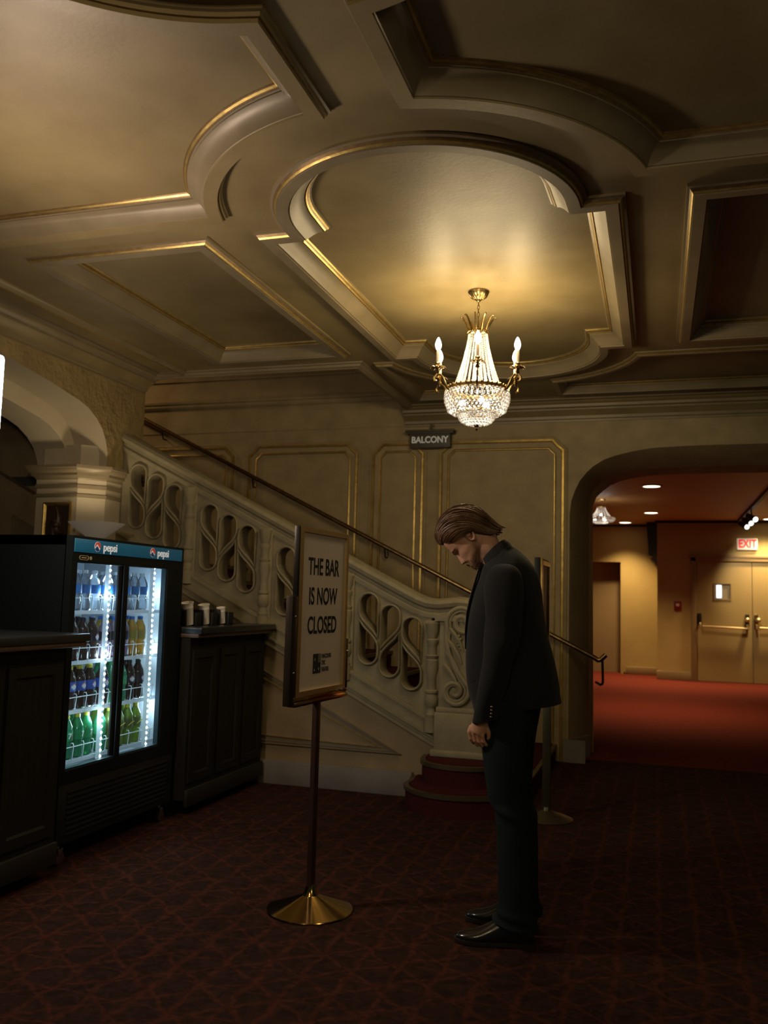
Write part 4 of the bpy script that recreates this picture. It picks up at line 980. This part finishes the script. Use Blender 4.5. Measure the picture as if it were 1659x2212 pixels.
b = MB(); b.box((-.012,.0051,1.082),(.016,.0056,1.122)); sp(b, 'logo_window', M['paper'] if False else pm('logo_grey', (.25,.22,.19), .6), lg)
b = MB()
for (u_, z_) in ((-.045,1.098),(-.047,1.052),(-.005,1.055)): b.prism([(u_-.005,z_-.006),(u_+.005,z_-.006),(u_+.001,z_+.006)], [], lambda a_, c__, h_: (a_, h_, c__), .0051, .0056)
sp(b, 'logo_marks', M['paper'], lg)
for (t, z_) in (('VANCOUVER',1.108),('CIVIC',1.078),('THEATRES',1.048)): text(t, .028, 'small_lettering', grey_ink, po, fm(.024, z_), .0003, .60, align='LEFT', bold=.0004)

M['dull_brass'] = pm('dull_brass', (.13,.115,.06), .35, .8)
# ================================================================== STANCHION behind the man
sn = empty('sign_post', (-.70,5.87,0), 'second brass post on a round base with a slim upright frame, behind the man', 'stand')
b = MB(); b.lathe([(.0,0),(.165,0),(.168,.004),(.13,.02),(.06,.04),(.032,.055),(.026,.075),(.0,.075)], (-.685,5.87,0), 48); loc(b.build('round_base', M['dull_brass']), sn)
b = MB(); b.bbox((-.712,5.855,.06),(-.660,5.885,.95),.004); loc(b.build('pole', M['dull_brass']), sn)
b = MB(); b.bbox((-.745,5.62,.92),(-.712,6.12,1.665),.003); loc(b.build('frame_edge', M['black']), sn)
b = MB(); b.prism([(5.64,.94),(6.10,.94),(6.10,1.65),(5.64,1.65)], [[(5.67,.97),(6.07,.97),(6.07,1.62),(5.67,1.62)]], lambda y, z, h: (h, y, z), -.712, -.700); b.bbox((-.712,5.63,.93),(-.690,5.65,1.66),.002); loc(b.build('brass_bead', M['brass_old']), sn)
# ================================================================== THE MAN
MX, MY = -.60, 3.80
man = bpy.data.objects.new('person', None)
def sgnpow(v, e): return math.copysign(abs(v)**e, v)
def ring_pts(c, a, bv, n=40, ex=1.0):
    c, a, bv = Vector(c), Vector(a), Vector(bv)
    return [c+a*sgnpow(cos(2*pi*k/n), ex)+bv*sgnpow(sin(2*pi*k/n), ex) for k in range(n)]
def loft(b, rings, cap0=True, cap1=True, mi=0):
    n = len(rings[0]); vs_ = [p for r in rings for p in r]; fs = []
    for i in range(len(rings)-1):
        for k in range(n): fs.append((i*n+k, i*n+(k+1)%n, (i+1)*n+(k+1)%n, (i+1)*n+k))
    if cap0: fs.append(tuple(range(n))[::-1])
    if cap1: fs.append(tuple((len(rings)-1)*n+k for k in range(n)))
    return b.add(vs_, fs, mi)
def catmull(L, m):
    """resample a list of tuples smoothly"""
    out = []
    for i in range(len(L)-1):
        p0 = L[max(0,i-1)]; p1 = L[i]; p2 = L[i+1]; p3 = L[min(len(L)-1,i+2)]
        for q in range(m):
            t = q/m; out.append(tuple(.5*(2*b_+(c_-a_)*t+(2*a_-5*b_+4*c_-d_)*t*t+(3*b_-a_-3*c_+d_)*t**3) for a_, b_, c_, d_ in zip(p0,p1,p2,p3)))
    out.append(tuple(L[-1])); return out

# head frame: ear hole is the origin, f towards the face, u towards the crown, s to the viewer's side
EAR = Vector((-.779, MY, 1.656)); HU = Vector((-.846,0,.533)); HF = Vector((-.533,0,-.846)); HS = Vector((0,-1,0))
hp = lambda f, u, s=0: EAR+HF*f+HU*u+HS*s
body = MB()
hd = [(-.101,.060,.098,.014),(-.096,.030,.106,.026),(-.085,.0,.108,.038),(-.070,-.030,.105,.048),(-.055,-.055,.102,.055),(-.030,-.075,.098,.061),(-.010,-.085,.097,.065),(.010,-.090,.097,.068),(.030,-.094,.102,.071),(.055,-.097,.102,.074),(.080,-.094,.096,.073),(.100,-.082,.084,.066),(.115,-.062,.064,.052),(.126,-.035,.038,.032),(.130,-.01,.012,.010)]
hd = catmull(hd, 5); rings = []
NH = 72
def gs(x, m, s_): return math.exp(-((x-m)/s_)**2)
for (u, fb, ff, hw) in hd:
    R_ = []
    for k in range(NH):
        th = 2*pi*k/NH; c_, s_ = cos(th), sin(th)
        ext = (ff-.005) if c_ > 0 else (.005-fb)
        ex = .92 if c_ > 0 else 1.0
        f = .005+ext*sgnpow(c_, ex); s = hw*sgnpow(s_, .88)
        if c_ > 0:
            a = abs(s)
            nose = .0
            if -.046 < u < .028:
                t = (.028-u)/.059
                nose = (.005+.024*min(1,t)**1.25) if t <= 1 else max(0, .029*(1-(t-1)/.22))
                nose *= gs(a, 0, .0085+.006*min(1,max(0,t)))
            f += nose
            f += .006*gs(u, -.036, .008)*gs(a, .014, .006)          # nostril wings
            f -= .009*gs(u, .006, .013)*gs(a, .030, .016)           # eye sockets
            f += .006*gs(u, .002, .008)*gs(a, .031, .012)           # lids
            f += .006*gs(u, .027, .008)*gs(a, .022, .022)           # brow ridge
            f += .006*gs(u, -.060, .0045)*gs(a, 0, .019)+.006*gs(u, -.070, .005)*gs(a, 0, .017)-.004*gs(u, -.0655, .0022)*gs(a, 0, .022)
            f -= .004*gs(u, -.080, .005)*gs(a, 0, .02); f += .003*gs(u, -.092, .008)*gs(a, 0, .015)
            s += math.copysign(.004*gs(u, -.018, .016), s)*gs(a, .045, .02)
        R_.append(hp(f, u, s))
    rings.append(R_)
loft(body, rings)
for sg_ in (1, -1):   # ears
    pts = []
    for k in range(14):
        a = 2*pi*k/14; pts.append(hp(-.010+.017*cos(a)-.004*sin(a), .002+.031*sin(a), sg_*(.070+.012*(.5-.5*cos(a)))))
    body.tube(pts, .0052, 8, closed=True)
    body.tube([hp(.002,.004,sg_*.068), hp(-.008,.004,sg_*.072), hp(-.018,.004,sg_*.074)], [.012,.013,.008], 8, flat=1)
    body.tube([hp(-.014,.022,sg_*.078), hp(-.004,.010,sg_*.078), hp(-.006,-.008,sg_*.076)], .0035, 6)
    body.ball(hp(-.006,-.028,sg_*.073), .009, 8, 6)
# neck and trunk
body.tube([hp(-.028,.0), hp(-.028,-.05), (-.690,MY,1.575), (-.655,MY,1.52), (-.63,MY,1.46)], [.052,.054,.056,.060,.075], 24)
trunk = [(-.735,.0,.95),(-.74,0,1.1),(-.73,0,1.25),(-.70,0,1.38),(-.68,0,1.47)]
loft(body, [ring_pts((-.60,MY,z), (rx,0,0), (0,ry,0), 28) for z, rx, ry in ((.78,.08,.14),(.90,.10,.155),(1.05,.115,.15),(1.25,.125,.165),(1.40,.11,.175),(1.48,.07,.12),(1.53,.04,.06))])
for sg_ in (-1, 1):   # arms and legs under the clothes; sg_=-1 is the side nearer the camera
    yA = MY+.185*sg_
    body.tube([(-.61,MY+.13*sg_,1.46),(-.605,yA,1.42),(-.600,yA+.01*sg_,1.20),(-.635,yA+.005*sg_,1.05),(-.678,yA-.005*sg_,.93),(-.690,yA-.006*sg_,.885)], [.05,.052,.042,.037,.028,.0255], 16)
    yL = MY+.10*sg_
    body.tube([(-.60,yL,.86),(-.60,yL,.70),(-.575,yL,.50),(-.555,yL+.0*sg_,.35),(-.550,yL,.12),(-.545,yL,.075)], [.080,.065,.044,.044,.032,.026], 16)
    body.tube([(-.52,yL+(.01 if sg_ < 0 else .03),.045),(-.60,yL+(.0 if sg_ < 0 else .03),.045),(-.70,yL+(-.025 if sg_ < 0 else .03),.032)], [.020,.020,.013], 12)
    # hand, back towards the viewer, fingers half closed and hanging
    o_ = Vector((-.700, yA-.006*sg_, .862))
    W = lambda x, y, z: o_+Vector((x, y*sg_*-1, z))   # +y local = away from the thigh for both hands
    body.tube([W(.012,0,.04), W(.006,.002,.015), W(-.004,.003,-.008), W(-.012,.0,-.024)], [.017,.019,.020,.017], 18, flat=1.75)
    Lf = [(.000,.0),(.0035,-.003),(.002,-.005),(-.003,-.002)]
    for q in range(4):
        bx, bz = -.0370+.0175*q, -.014-.0040*q
        ln = (.92,1.0,.97,.80)[q]
        p0 = W(bx+.006, .002, bz+.022); p1 = W(bx, -.002, bz-.004); p2 = W(bx+.005, .004, bz-.034*ln); p3 = W(bx+.013, .018, bz-.054*ln); p4 = W(bx+.018, .030, bz-.048*ln)
        body.tube([p0, p0.lerp(p1,.6), p1, p1.lerp(p2,.5), p2, p2.lerp(p3,.5), p3, p4], [.0085,.0098,.0104,.0084,.0092,.0080,.0080,.0066], 10)
    body.tube([W(.018,.002,.020), W(.032,.006,.002), W(.040,.010,-.018), W(.041,.014,-.036), W(.036,.018,-.046)], [.013,.0112,.0098,.0090,.0070], 10)
tmp = body.build('tmp_body', M['skin'])
md = tmp.modifiers.new('r', 'REMESH'); md.mode = 'VOXEL'; md.voxel_size = .0030; md.use_smooth_shade = True
sm = tmp.modifiers.new('s', 'SMOOTH'); sm.factor = .5; sm.iterations = 2
bpy.context.view_layer.update()
me = bpy.data.meshes.new_from_object(tmp.evaluated_get(bpy.context.evaluated_depsgraph_get()))
bpy.data.objects.remove(tmp)
bpy.data.objects.remove(man)
man = bpy.data.objects.new('person', me); COL.objects.link(man); me.name = 'person'
tag(man, 'bearded man in black jacket and dark trousers standing with bowed head before the sign', 'person')
# stubble as a colour of the skin
ca = me.color_attributes.new('stubble', 'FLOAT_COLOR', 'POINT')
for v in me.vertices:
    d = v.co-EAR; f, u, s = d.dot(HF), d.dot(HU), abs(d.dot(HS)); k = 0
    if d.length < .17 and f > -.01 and v.co.y > 3.5:
        line = -.030-.03*max(0, (f-.02)/.09)+(.02 if f < .035 else 0)*(1-f/.035 if f > 0 else 1)
        k = .95*min(1, max(0, (line-u)/.024))*min(1, max(0, (f+.012)/.035))
        if f > .085 and s < .03 and -.058 < u < -.044: k = max(k, .9)
        if gs(u, -.065, .007)*gs(s, 0, .02) > .5 and f > .1: k *= .25
        k *= min(1, max(0, (u+.125)/.02))
    lid = 0*gs(u, .002, .010)*gs(s, .031, .013) if f > .06 else 0
    ca.data[v.index].color = (k, lid, 0, 1)
nt = M['skin'].node_tree; bs = nt.nodes['Principled BSDF']; src_ = bs.inputs['Base Color'].links[0].from_socket
at = nt.nodes.new('ShaderNodeAttribute'); at.attribute_name = 'stubble'; sep = nt.nodes.new('ShaderNodeSeparateColor'); nt.links.new(at.outputs['Color'], sep.inputs[0])
ns = nt.nodes.new('ShaderNodeTexNoise'); ns.inputs['Scale'].default_value = 420; tc_ = nt.nodes.new('ShaderNodeTexCoord'); nt.links.new(tc_.outputs['Object'], ns.inputs['Vector'])
mr = nt.nodes.new('ShaderNodeMapRange'); mr.inputs['From Min'].default_value = .3; mr.inputs['From Max'].default_value = .6; mr.inputs['To Min'].default_value = .45; mr.inputs['To Max'].default_value = 1.0; nt.links.new(ns.outputs['Fac'], mr.inputs['Value'])
mu = nt.nodes.new('ShaderNodeMath'); mu.operation = 'MULTIPLY'; nt.links.new(sep.outputs[0], mu.inputs[0]); nt.links.new(mr.outputs[0], mu.inputs[1])
mx = nt.nodes.new('ShaderNodeMixRGB'); mx.inputs[2].default_value = (.11,.06,.032,1); nt.links.new(mu.outputs[0], mx.inputs[0]); nt.links.new(src_, mx.inputs[1])
nt.links.new(mx.outputs[0], bs.inputs['Base Color']); bs.inputs['Subsurface Weight'].default_value = .08; bs.inputs['Subsurface Scale'].default_value = .01

def mp_(b, nm, mat, **k):
    o = b.build(nm, mat, **k); o.parent = man; return o
# hair -------------------------------------------------------------
hm = pm('brown_hair', (.22,.12,.06), .38, 0, .5, col2=(.075,.04,.02), nscale=26, detail=3, stretch=(1,1,1), bump=(320,.5,.002))
b = MB(); HC = (-.004, .033); rr = random.Random(11)
def hair_pt(psi, off, t, drop=1.0):
    A = Vector((.90, .50, .42*sin(psi))); sp_ = abs(sin(psi)); B = Vector((-.05-.30*sp_**3, 1.15*cos(psi), 1.15*sin(psi))); C_ = Vector((-.86+.42*sp_**2, -.88, .62*sin(psi)+.2*sin(psi)**3))
    if abs(psi) > 1.1: A = A.lerp(Vector((.62,.10,.80*math.copysign(1,psi))), min(1,(abs(psi)-1.1)/.45))
    d = A*(1-t)**2+B*(2*t*(1-t))+C_*(t*t)
    d.normalize()
    f = HC[0]+(.101+off)*d.x; u = HC[1]+(.106+off)*d.y; s = (.077+off)*d.z
    q = max(0, (t-.78)/.22)
    f -= .016*q*q*drop; u -= .026*q*drop
    return hp(f, u, s)
# inner cap
rings = []
for i in range(17):
    t = i/16
    rings.append([hair_pt(radians(-96+192*k/34), .005, t) for k in range(35)]+[hair_pt(radians(96-192*k/34), -.012, t) for k in range(35)])
loft(b, rings)
for j in range(460):
    psi = radians(rr.uniform(-97, 97)); top = 1-min(1, abs(psi)/1.5)
    long_ = rr.random() < .6
    st0 = rr.uniform(0, .06) if long_ else rr.uniform(.15, .5); en = 1.0 if long_ or rr.random() < .5 else rr.uniform(.7, .95)
    off = rr.uniform(.004, .016)+.010*top*rr.random(); ps1 = psi+rr.uniform(-.14, .14); wv = rr.uniform(-.11, .11); ph_ = rr.uniform(0, 6); pts = []; rad = []; dr = rr.uniform(.2, 1.7)
    for i in range(15):
        g_ = i/14; t = st0+(en-st0)*g_
        lift = .014*math.exp(-((t-.15)/.17)**2)*top+.006*math.exp(-((t-.5)/.3)**2)*top
        fall = -.012*max(0, 1-t/.10)
        pts.append(hair_pt(psi+(ps1-psi)*g_+wv*sin(4*g_+ph_), off+lift+fall*.3, t, dr)); rad.append(.0040*(sin(pi*min(.97, .08+.89*g_)))**.6+.0005)
    b.tube(pts, rad, 5, flat=.5)
mp_(b, 'hair', hm)
b = MB()
for sg_ in (1, -1):
    for q in range(11):
        s0 = .012+.0034*q; b.tube([hp(.104-.018*(q/9)**2, .024+.004*sin(q*.4), sg_*s0), hp(.103-.020*(q/9)**2, .030+.002*sin(q*.4), sg_*(s0+.006))], [.0012,.0005], 5)
    b.tube([hp(.0985, -.004, sg_*.020), hp(.0975, -.007, sg_*.028), hp(.0935, -.005, sg_*.037), hp(.087, -.001, sg_*.043)], [.0005,.0007,.0007,.0004], 5)
mp_(b, 'eyebrows_and_lashes', hm)
b = MB()
for j in range(230):   # short beard hairs standing off the jaw and lip
    k = rr.random(); sd = rr.choice((1,-1))
    if k < .3: u, f, s = -.048-rr.random()*.006, .110, rr.uniform(0,.024)
    else:
        u = rr.uniform(-.104,-.055); f = rr.uniform(.055,.112); s = .050*sqrt(max(0, 1-((f-.005)/.112)**2))+.004
    p = hp(f, u, sd*s); b.tube([p, p+HF*.004-HU*.005+HS*sd*.001], [.0010,.0004], 4)
mp_(b, 'beard', hm)
# jacket -----------------------------------------------------------
jr = [(-.750,.912,-.386,.962,.178),(-.768,.985,-.402,1.04,.180),(-.782,1.08,-.424,1.14,.178),(-.786,1.20,-.447,1.24,.180),(-.779,1.30,-.463,1.34,.188),(-.760,1.39,-.473,1.42,.196),(-.742,1.445,-.490,1.49,.196),(-.729,1.485,-.515,1.538,.176),(-.722,1.512,-.548,1.578,.135),(-.716,1.528,-.590,1.612,.092),(-.712,1.535,-.612,1.628,.072)]
jr = catmull(jr, 4); rings = []
for i, (xf, zf, xb, zb_, hw) in enumerate(jr):
    c_ = ((xf+xb)/2, MY, (zf+zb_)/2); R_ = ring_pts(c_, ((xf-xb)/2, 0, (zf-zb_)/2), (0,-hw,0), 64, .86); t = i/len(jr)
    out = []
    for k, p in enumerate(R_):
        a = 2*pi*k/64; d = .0035*sin(3*a+7*t)*sin(9*t+a)+.003*sin(11*t-2*a)
        n_ = (p-Vector(c_)); out.append(p+n_.normalized()*d*(1 if 2 < i < len(jr)-4 else 0))
    rings.append(out)
b = MB(); loft(b, rings, cap0=False, cap1=False)
inner = [[Vector(((r[0].x+r[32].x)/2, MY, (r[0].z+r[32].z)/2)).lerp(p, .94) for p in r] for r in rings]
loft(b, inner, False, False); loft(b, [rings[0], inner[0]], False, False); loft(b, [rings[-1], inner[-1]], False, False)
jk = mp_(b, 'jacket', M['suit'], angle=60)
def jpart(b, nm, mat, **k): o = b.build(nm, mat, **k); o.parent = jk; return o
for sg_ in (-1, 1):
    yA = MY+.188*sg_
    sl = [(-.610,yA-.050*sg_,1.536,.006,.006),(-.610,yA-.042*sg_,1.532,.032,.026),(-.608,yA-.030*sg_,1.518,.054,.044),(-.606,yA-.015*sg_,1.490,.072,.056),(-.603,yA,1.44,.081,.063),(-.598,yA+.012*sg_,1.36,.080,.062),(-.600,yA+.014*sg_,1.28,.074,.060),(-.608,yA+.014*sg_,1.21,.067,.058),(-.622,yA+.012*sg_,1.14,.063,.056),(-.636,yA+.008*sg_,1.07,.061,.054),(-.655,yA+.002*sg_,.99,.056,.050),(-.668,yA-.002*sg_,.925,.051,.046),(-.673,yA-.004*sg_,.893,.050,.045)]
    sl = catmull(sl, 4); rings = []
    for i, (x, y, z, rx, ry) in enumerate(sl):
        t = i/len(sl); R_ = []
        for k in range(32):
            a = 2*pi*k/32
            fold = 1+.075*sin(26*t+1.5*sin(a))*math.exp(-((t-.55)/.16)**2)+.05*sin(2*a+14*t)*math.exp(-((t-.85)/.2)**2)+.02*sin(3*a+9*t)
            R_.append(Vector((x+rx*fold*cos(a), y+ry*fold*sin(a), z-.20*rx*cos(a)*(t > .8)*(-1))))
        rings.append(R_)
    b = MB(); loft(b, rings, True, False)
    inn_ = [Vector(((rings[-1][0].x+rings[-1][16].x)/2, (rings[-1][8].y+rings[-1][24].y)/2, rings[-1][8].z)).lerp(p, .8)+Vector((0,0,.03)) for p in rings[-1]]
    loft(b, [rings[-1], inn_], False, True)
    s_ = jpart(b, 'sleeve', M['suit'], angle=60)
    b = MB()
    for q in range(4): b.ball((-.640+.001*q, yA+.046*sg_, .915+.0135*q), .0055, 8, 6, sc=(1,.5,1))
    o = b.build('cuff_buttons', M['brass_old'] if sg_ < 0 else M['brass_old']); o.parent = s_
# collar and lapels
b = MB(); cr = []
for (xf, zf, xb, zb_, hw) in ((-.716,1.520,-.590,1.605,.090),(-.722,1.540,-.612,1.635,.078),(-.728,1.552,-.632,1.648,.070),(-.724,1.550,-.640,1.640,.073),(-.712,1.53,-.610,1.600,.094),(-.708,1.515,-.588,1.585,.100)):
    cr.append([p for p in ring_pts(((xf+xb)/2, MY, (zf+zb_)/2), ((xb-xf)/2, 0, (zb_-zf)/2), (0,-hw,0), 48, .9)])
cr2 = []
for r in cr: cr2.append([r[(k-19) % 48] for k in range(39)])   # leave the throat open
n = 39; vs_ = [p for r in cr2 for p in r]
b.add(vs_, [(i*n+k, i*n+k+1, (i+1)*n+k+1, (i+1)*n+k) for i in range(len(cr2)-1) for k in range(n-1)])
o = jpart(b, 'collar', M['suit'])
b = MB()
for sg_ in (-1, 1):
    L_ = [(-.728,.045,1.545),(-.742,.075,1.48),(-.762,.085,1.40),(-.780,.075,1.33),(-.792,.045,1.25),(-.796,.018,1.17)]
    I_ = [(-.735,.020,1.54),(-.756,.028,1.47),(-.778,.028,1.40),(-.792,.022,1.33),(-.800,.012,1.25),(-.800,.004,1.17)]
    n = len(L_); pts = [(x, MY+sg_*y, z) for x, y, z in L_]+[(x, MY+sg_*y, z) for x, y, z in I_]+[(x+.008, MY+sg_*y*.95, z) for x, y, z in L_]
    b.add(pts, [(i, i+1, n+i+1, n+i) for i in range(n-1)]+[(i, i+1, 2*n+i+1, 2*n+i) for i in range(n-1)])
jpart(b, 'lapels', M['suit'])
b = MB()
for z in (1.165, 1.06): b.ball((-.781 if z > 1.1 else -.777, MY-.035, z), .0075, 10, 6, sc=(.4,1,1))
jpart(b, 'buttons', M['leather'])
b = MB()
b.tube([(-.735,MY-.12,1.375),(-.705,MY-.160,1.385)], [.005,.005], 6); b.tube([(-.735,MY-.125,1.045),(-.68,MY-.160,1.075)], [.006,.006], 6)
jpart(b, 'pocket_welts', M['suit'])
b = MB(); rings = [ring_pts((x, MY, z), (rx, 0, .3*rx), (0, ry, 0), 24) for x, z, rx, ry in ((-.665,1.565,.058,.060),(-.655,1.53,.070,.072),(-.650,1.48,.085,.10),(-.655,1.38,.11,.14),(-.66,1.20,.118,.15))]
loft(b, rings); mp_(b, 'shirt', pm('black_shirt', (.012,.012,.013), .8))
# trousers
b = MB()
for sg_ in (-1, 1):
    yL = MY+.092*sg_
    tr_ = [(-.705,.98,-.475,.98,.092),(-.704,.90,-.485,.90,.092),(-.700,.80,-.500,.80,.092),(-.688,.70,-.511,.70,.088),(-.679,.63,-.517,.63,.084),(-.672,.575,-.517,.575,.080),(-.657,.54,-.508,.54,.078),(-.637,.49,-.496,.485,.077),(-.630,.41,-.488,.40,.075),(-.625,.29,-.485,.28,.072),(-.622,.18,-.486,.17,.070),(-.632,.13,-.478,.115,.072),(-.648,.098,-.466,.065,.074)]
    tr_ = catmull(tr_, 4); rings = []
    for i, (xf, zf, xb, zb_, hw) in enumerate(tr_):
        t = i/len(tr_); R_ = ring_pts(((xf+xb)/2, yL, (zf+zb_)/2), ((xf-xb)/2, 0, (zf-zb_)/2), (0, hw, 0), 36, .92); out = []
        for k, p in enumerate(R_):
            a = 2*pi*k/36; d = .010*sin(34*t+2*a)*math.exp(-((t-.53)/.06)**2)+.007*sin(60*t+a)*math.exp(-((t-.93)/.06)**2)+.003*sin(12*t+3*a)
            n_ = p-Vector(((xf+xb)/2, yL, (zf+zb_)/2)); out.append(p+n_.normalized()*d)
        rings.append(out)
    loft(b, rings, True, False)
mp_(b, 'trousers', M['trouser'], angle=60)
# shoes
for sg_ in (-1, 1):
    heel = Vector((-.478, MY-.080, 0)) if sg_ < 0 else Vector((-.492, MY+.135, 0)); toe = Vector((-.790, MY-.135, 0)) if sg_ < 0 else Vector((-.800, MY+.125, 0))
    ax = (toe-heel); Ln = ax.length; ax.normalize(); sd = Vector((-ax.y, ax.x, 0))
    prof = [(.0,.020,.060,.018),(.02,.030,.080,.030),(.12,.036,.100,.036),(.25,.038,.112,.040),(.38,.040,.112,.042),(.48,.043,.098,.043),(.58,.047,.080,.045),(.68,.050,.064,.047),(.78,.050,.053,.046),(.87,.045,.047,.040),(.94,.035,.040,.030),(.985,.020,.032,.018),(1.0,.006,.022,.006)]
    prof = catmull(prof, 3); rings = []
    for (t, w0, hh, w1) in prof:
        c_ = heel+ax*(Ln*t); base = .018; hw = max(.004, w1)
        R_ = []
        for k in range(28):
            a = 2*pi*k/28; yy_ = hw*sgnpow(cos(a), .85); zz_ = sin(a)
            z_ = base+(hh-base)*(max(0, zz_)**(.75)) if zz_ > 0 else base+zz_*.004
            R_.append(c_+sd*yy_*(1-.25*max(0, zz_)**2)+Vector((0,0,z_)))
        rings.append(R_)
    b = MB(); loft(b, rings); sh = mp_(b, 'shoe', M['leather'], angle=70)
    b = MB(); out = []
    for (t, w0, hh, w1) in prof: out.append((heel+ax*(Ln*t+(.004 if t > .5 else -.003))+sd*(w1+.004)))
    for (t, w0, hh, w1) in prof[::-1]: out.append((heel+ax*(Ln*t+(.004 if t > .5 else -.003))-sd*(w1+.004)))
    b.prism([(p.x, p.y) for p in out], [], PZ, .004, .018); hl = [p for p in out if (p-heel).dot(ax) < Ln*.27]
    b.prism([(p.x, p.y) for p in hl], [], PZ, 0, .006)
    o = b.build('sole', pm('dark_sole', (.022,.016,.010), .5) if sg_ < 0 else bpy.data.materials['dark_sole']); o.parent = sh
    b = MB()
    for q in range(4):
        t = .46+.045*q; zc = .100-.011*q; c_ = heel+ax*(Ln*t); b.tube([c_+sd*.024+Vector((0,0,zc-.008)), c_+Vector((0,0,zc+.004)), c_-sd*.024+Vector((0,0,zc-.008))], .0022, 6)
    o = b.build('laces', M['black_matt']); o.parent = sh
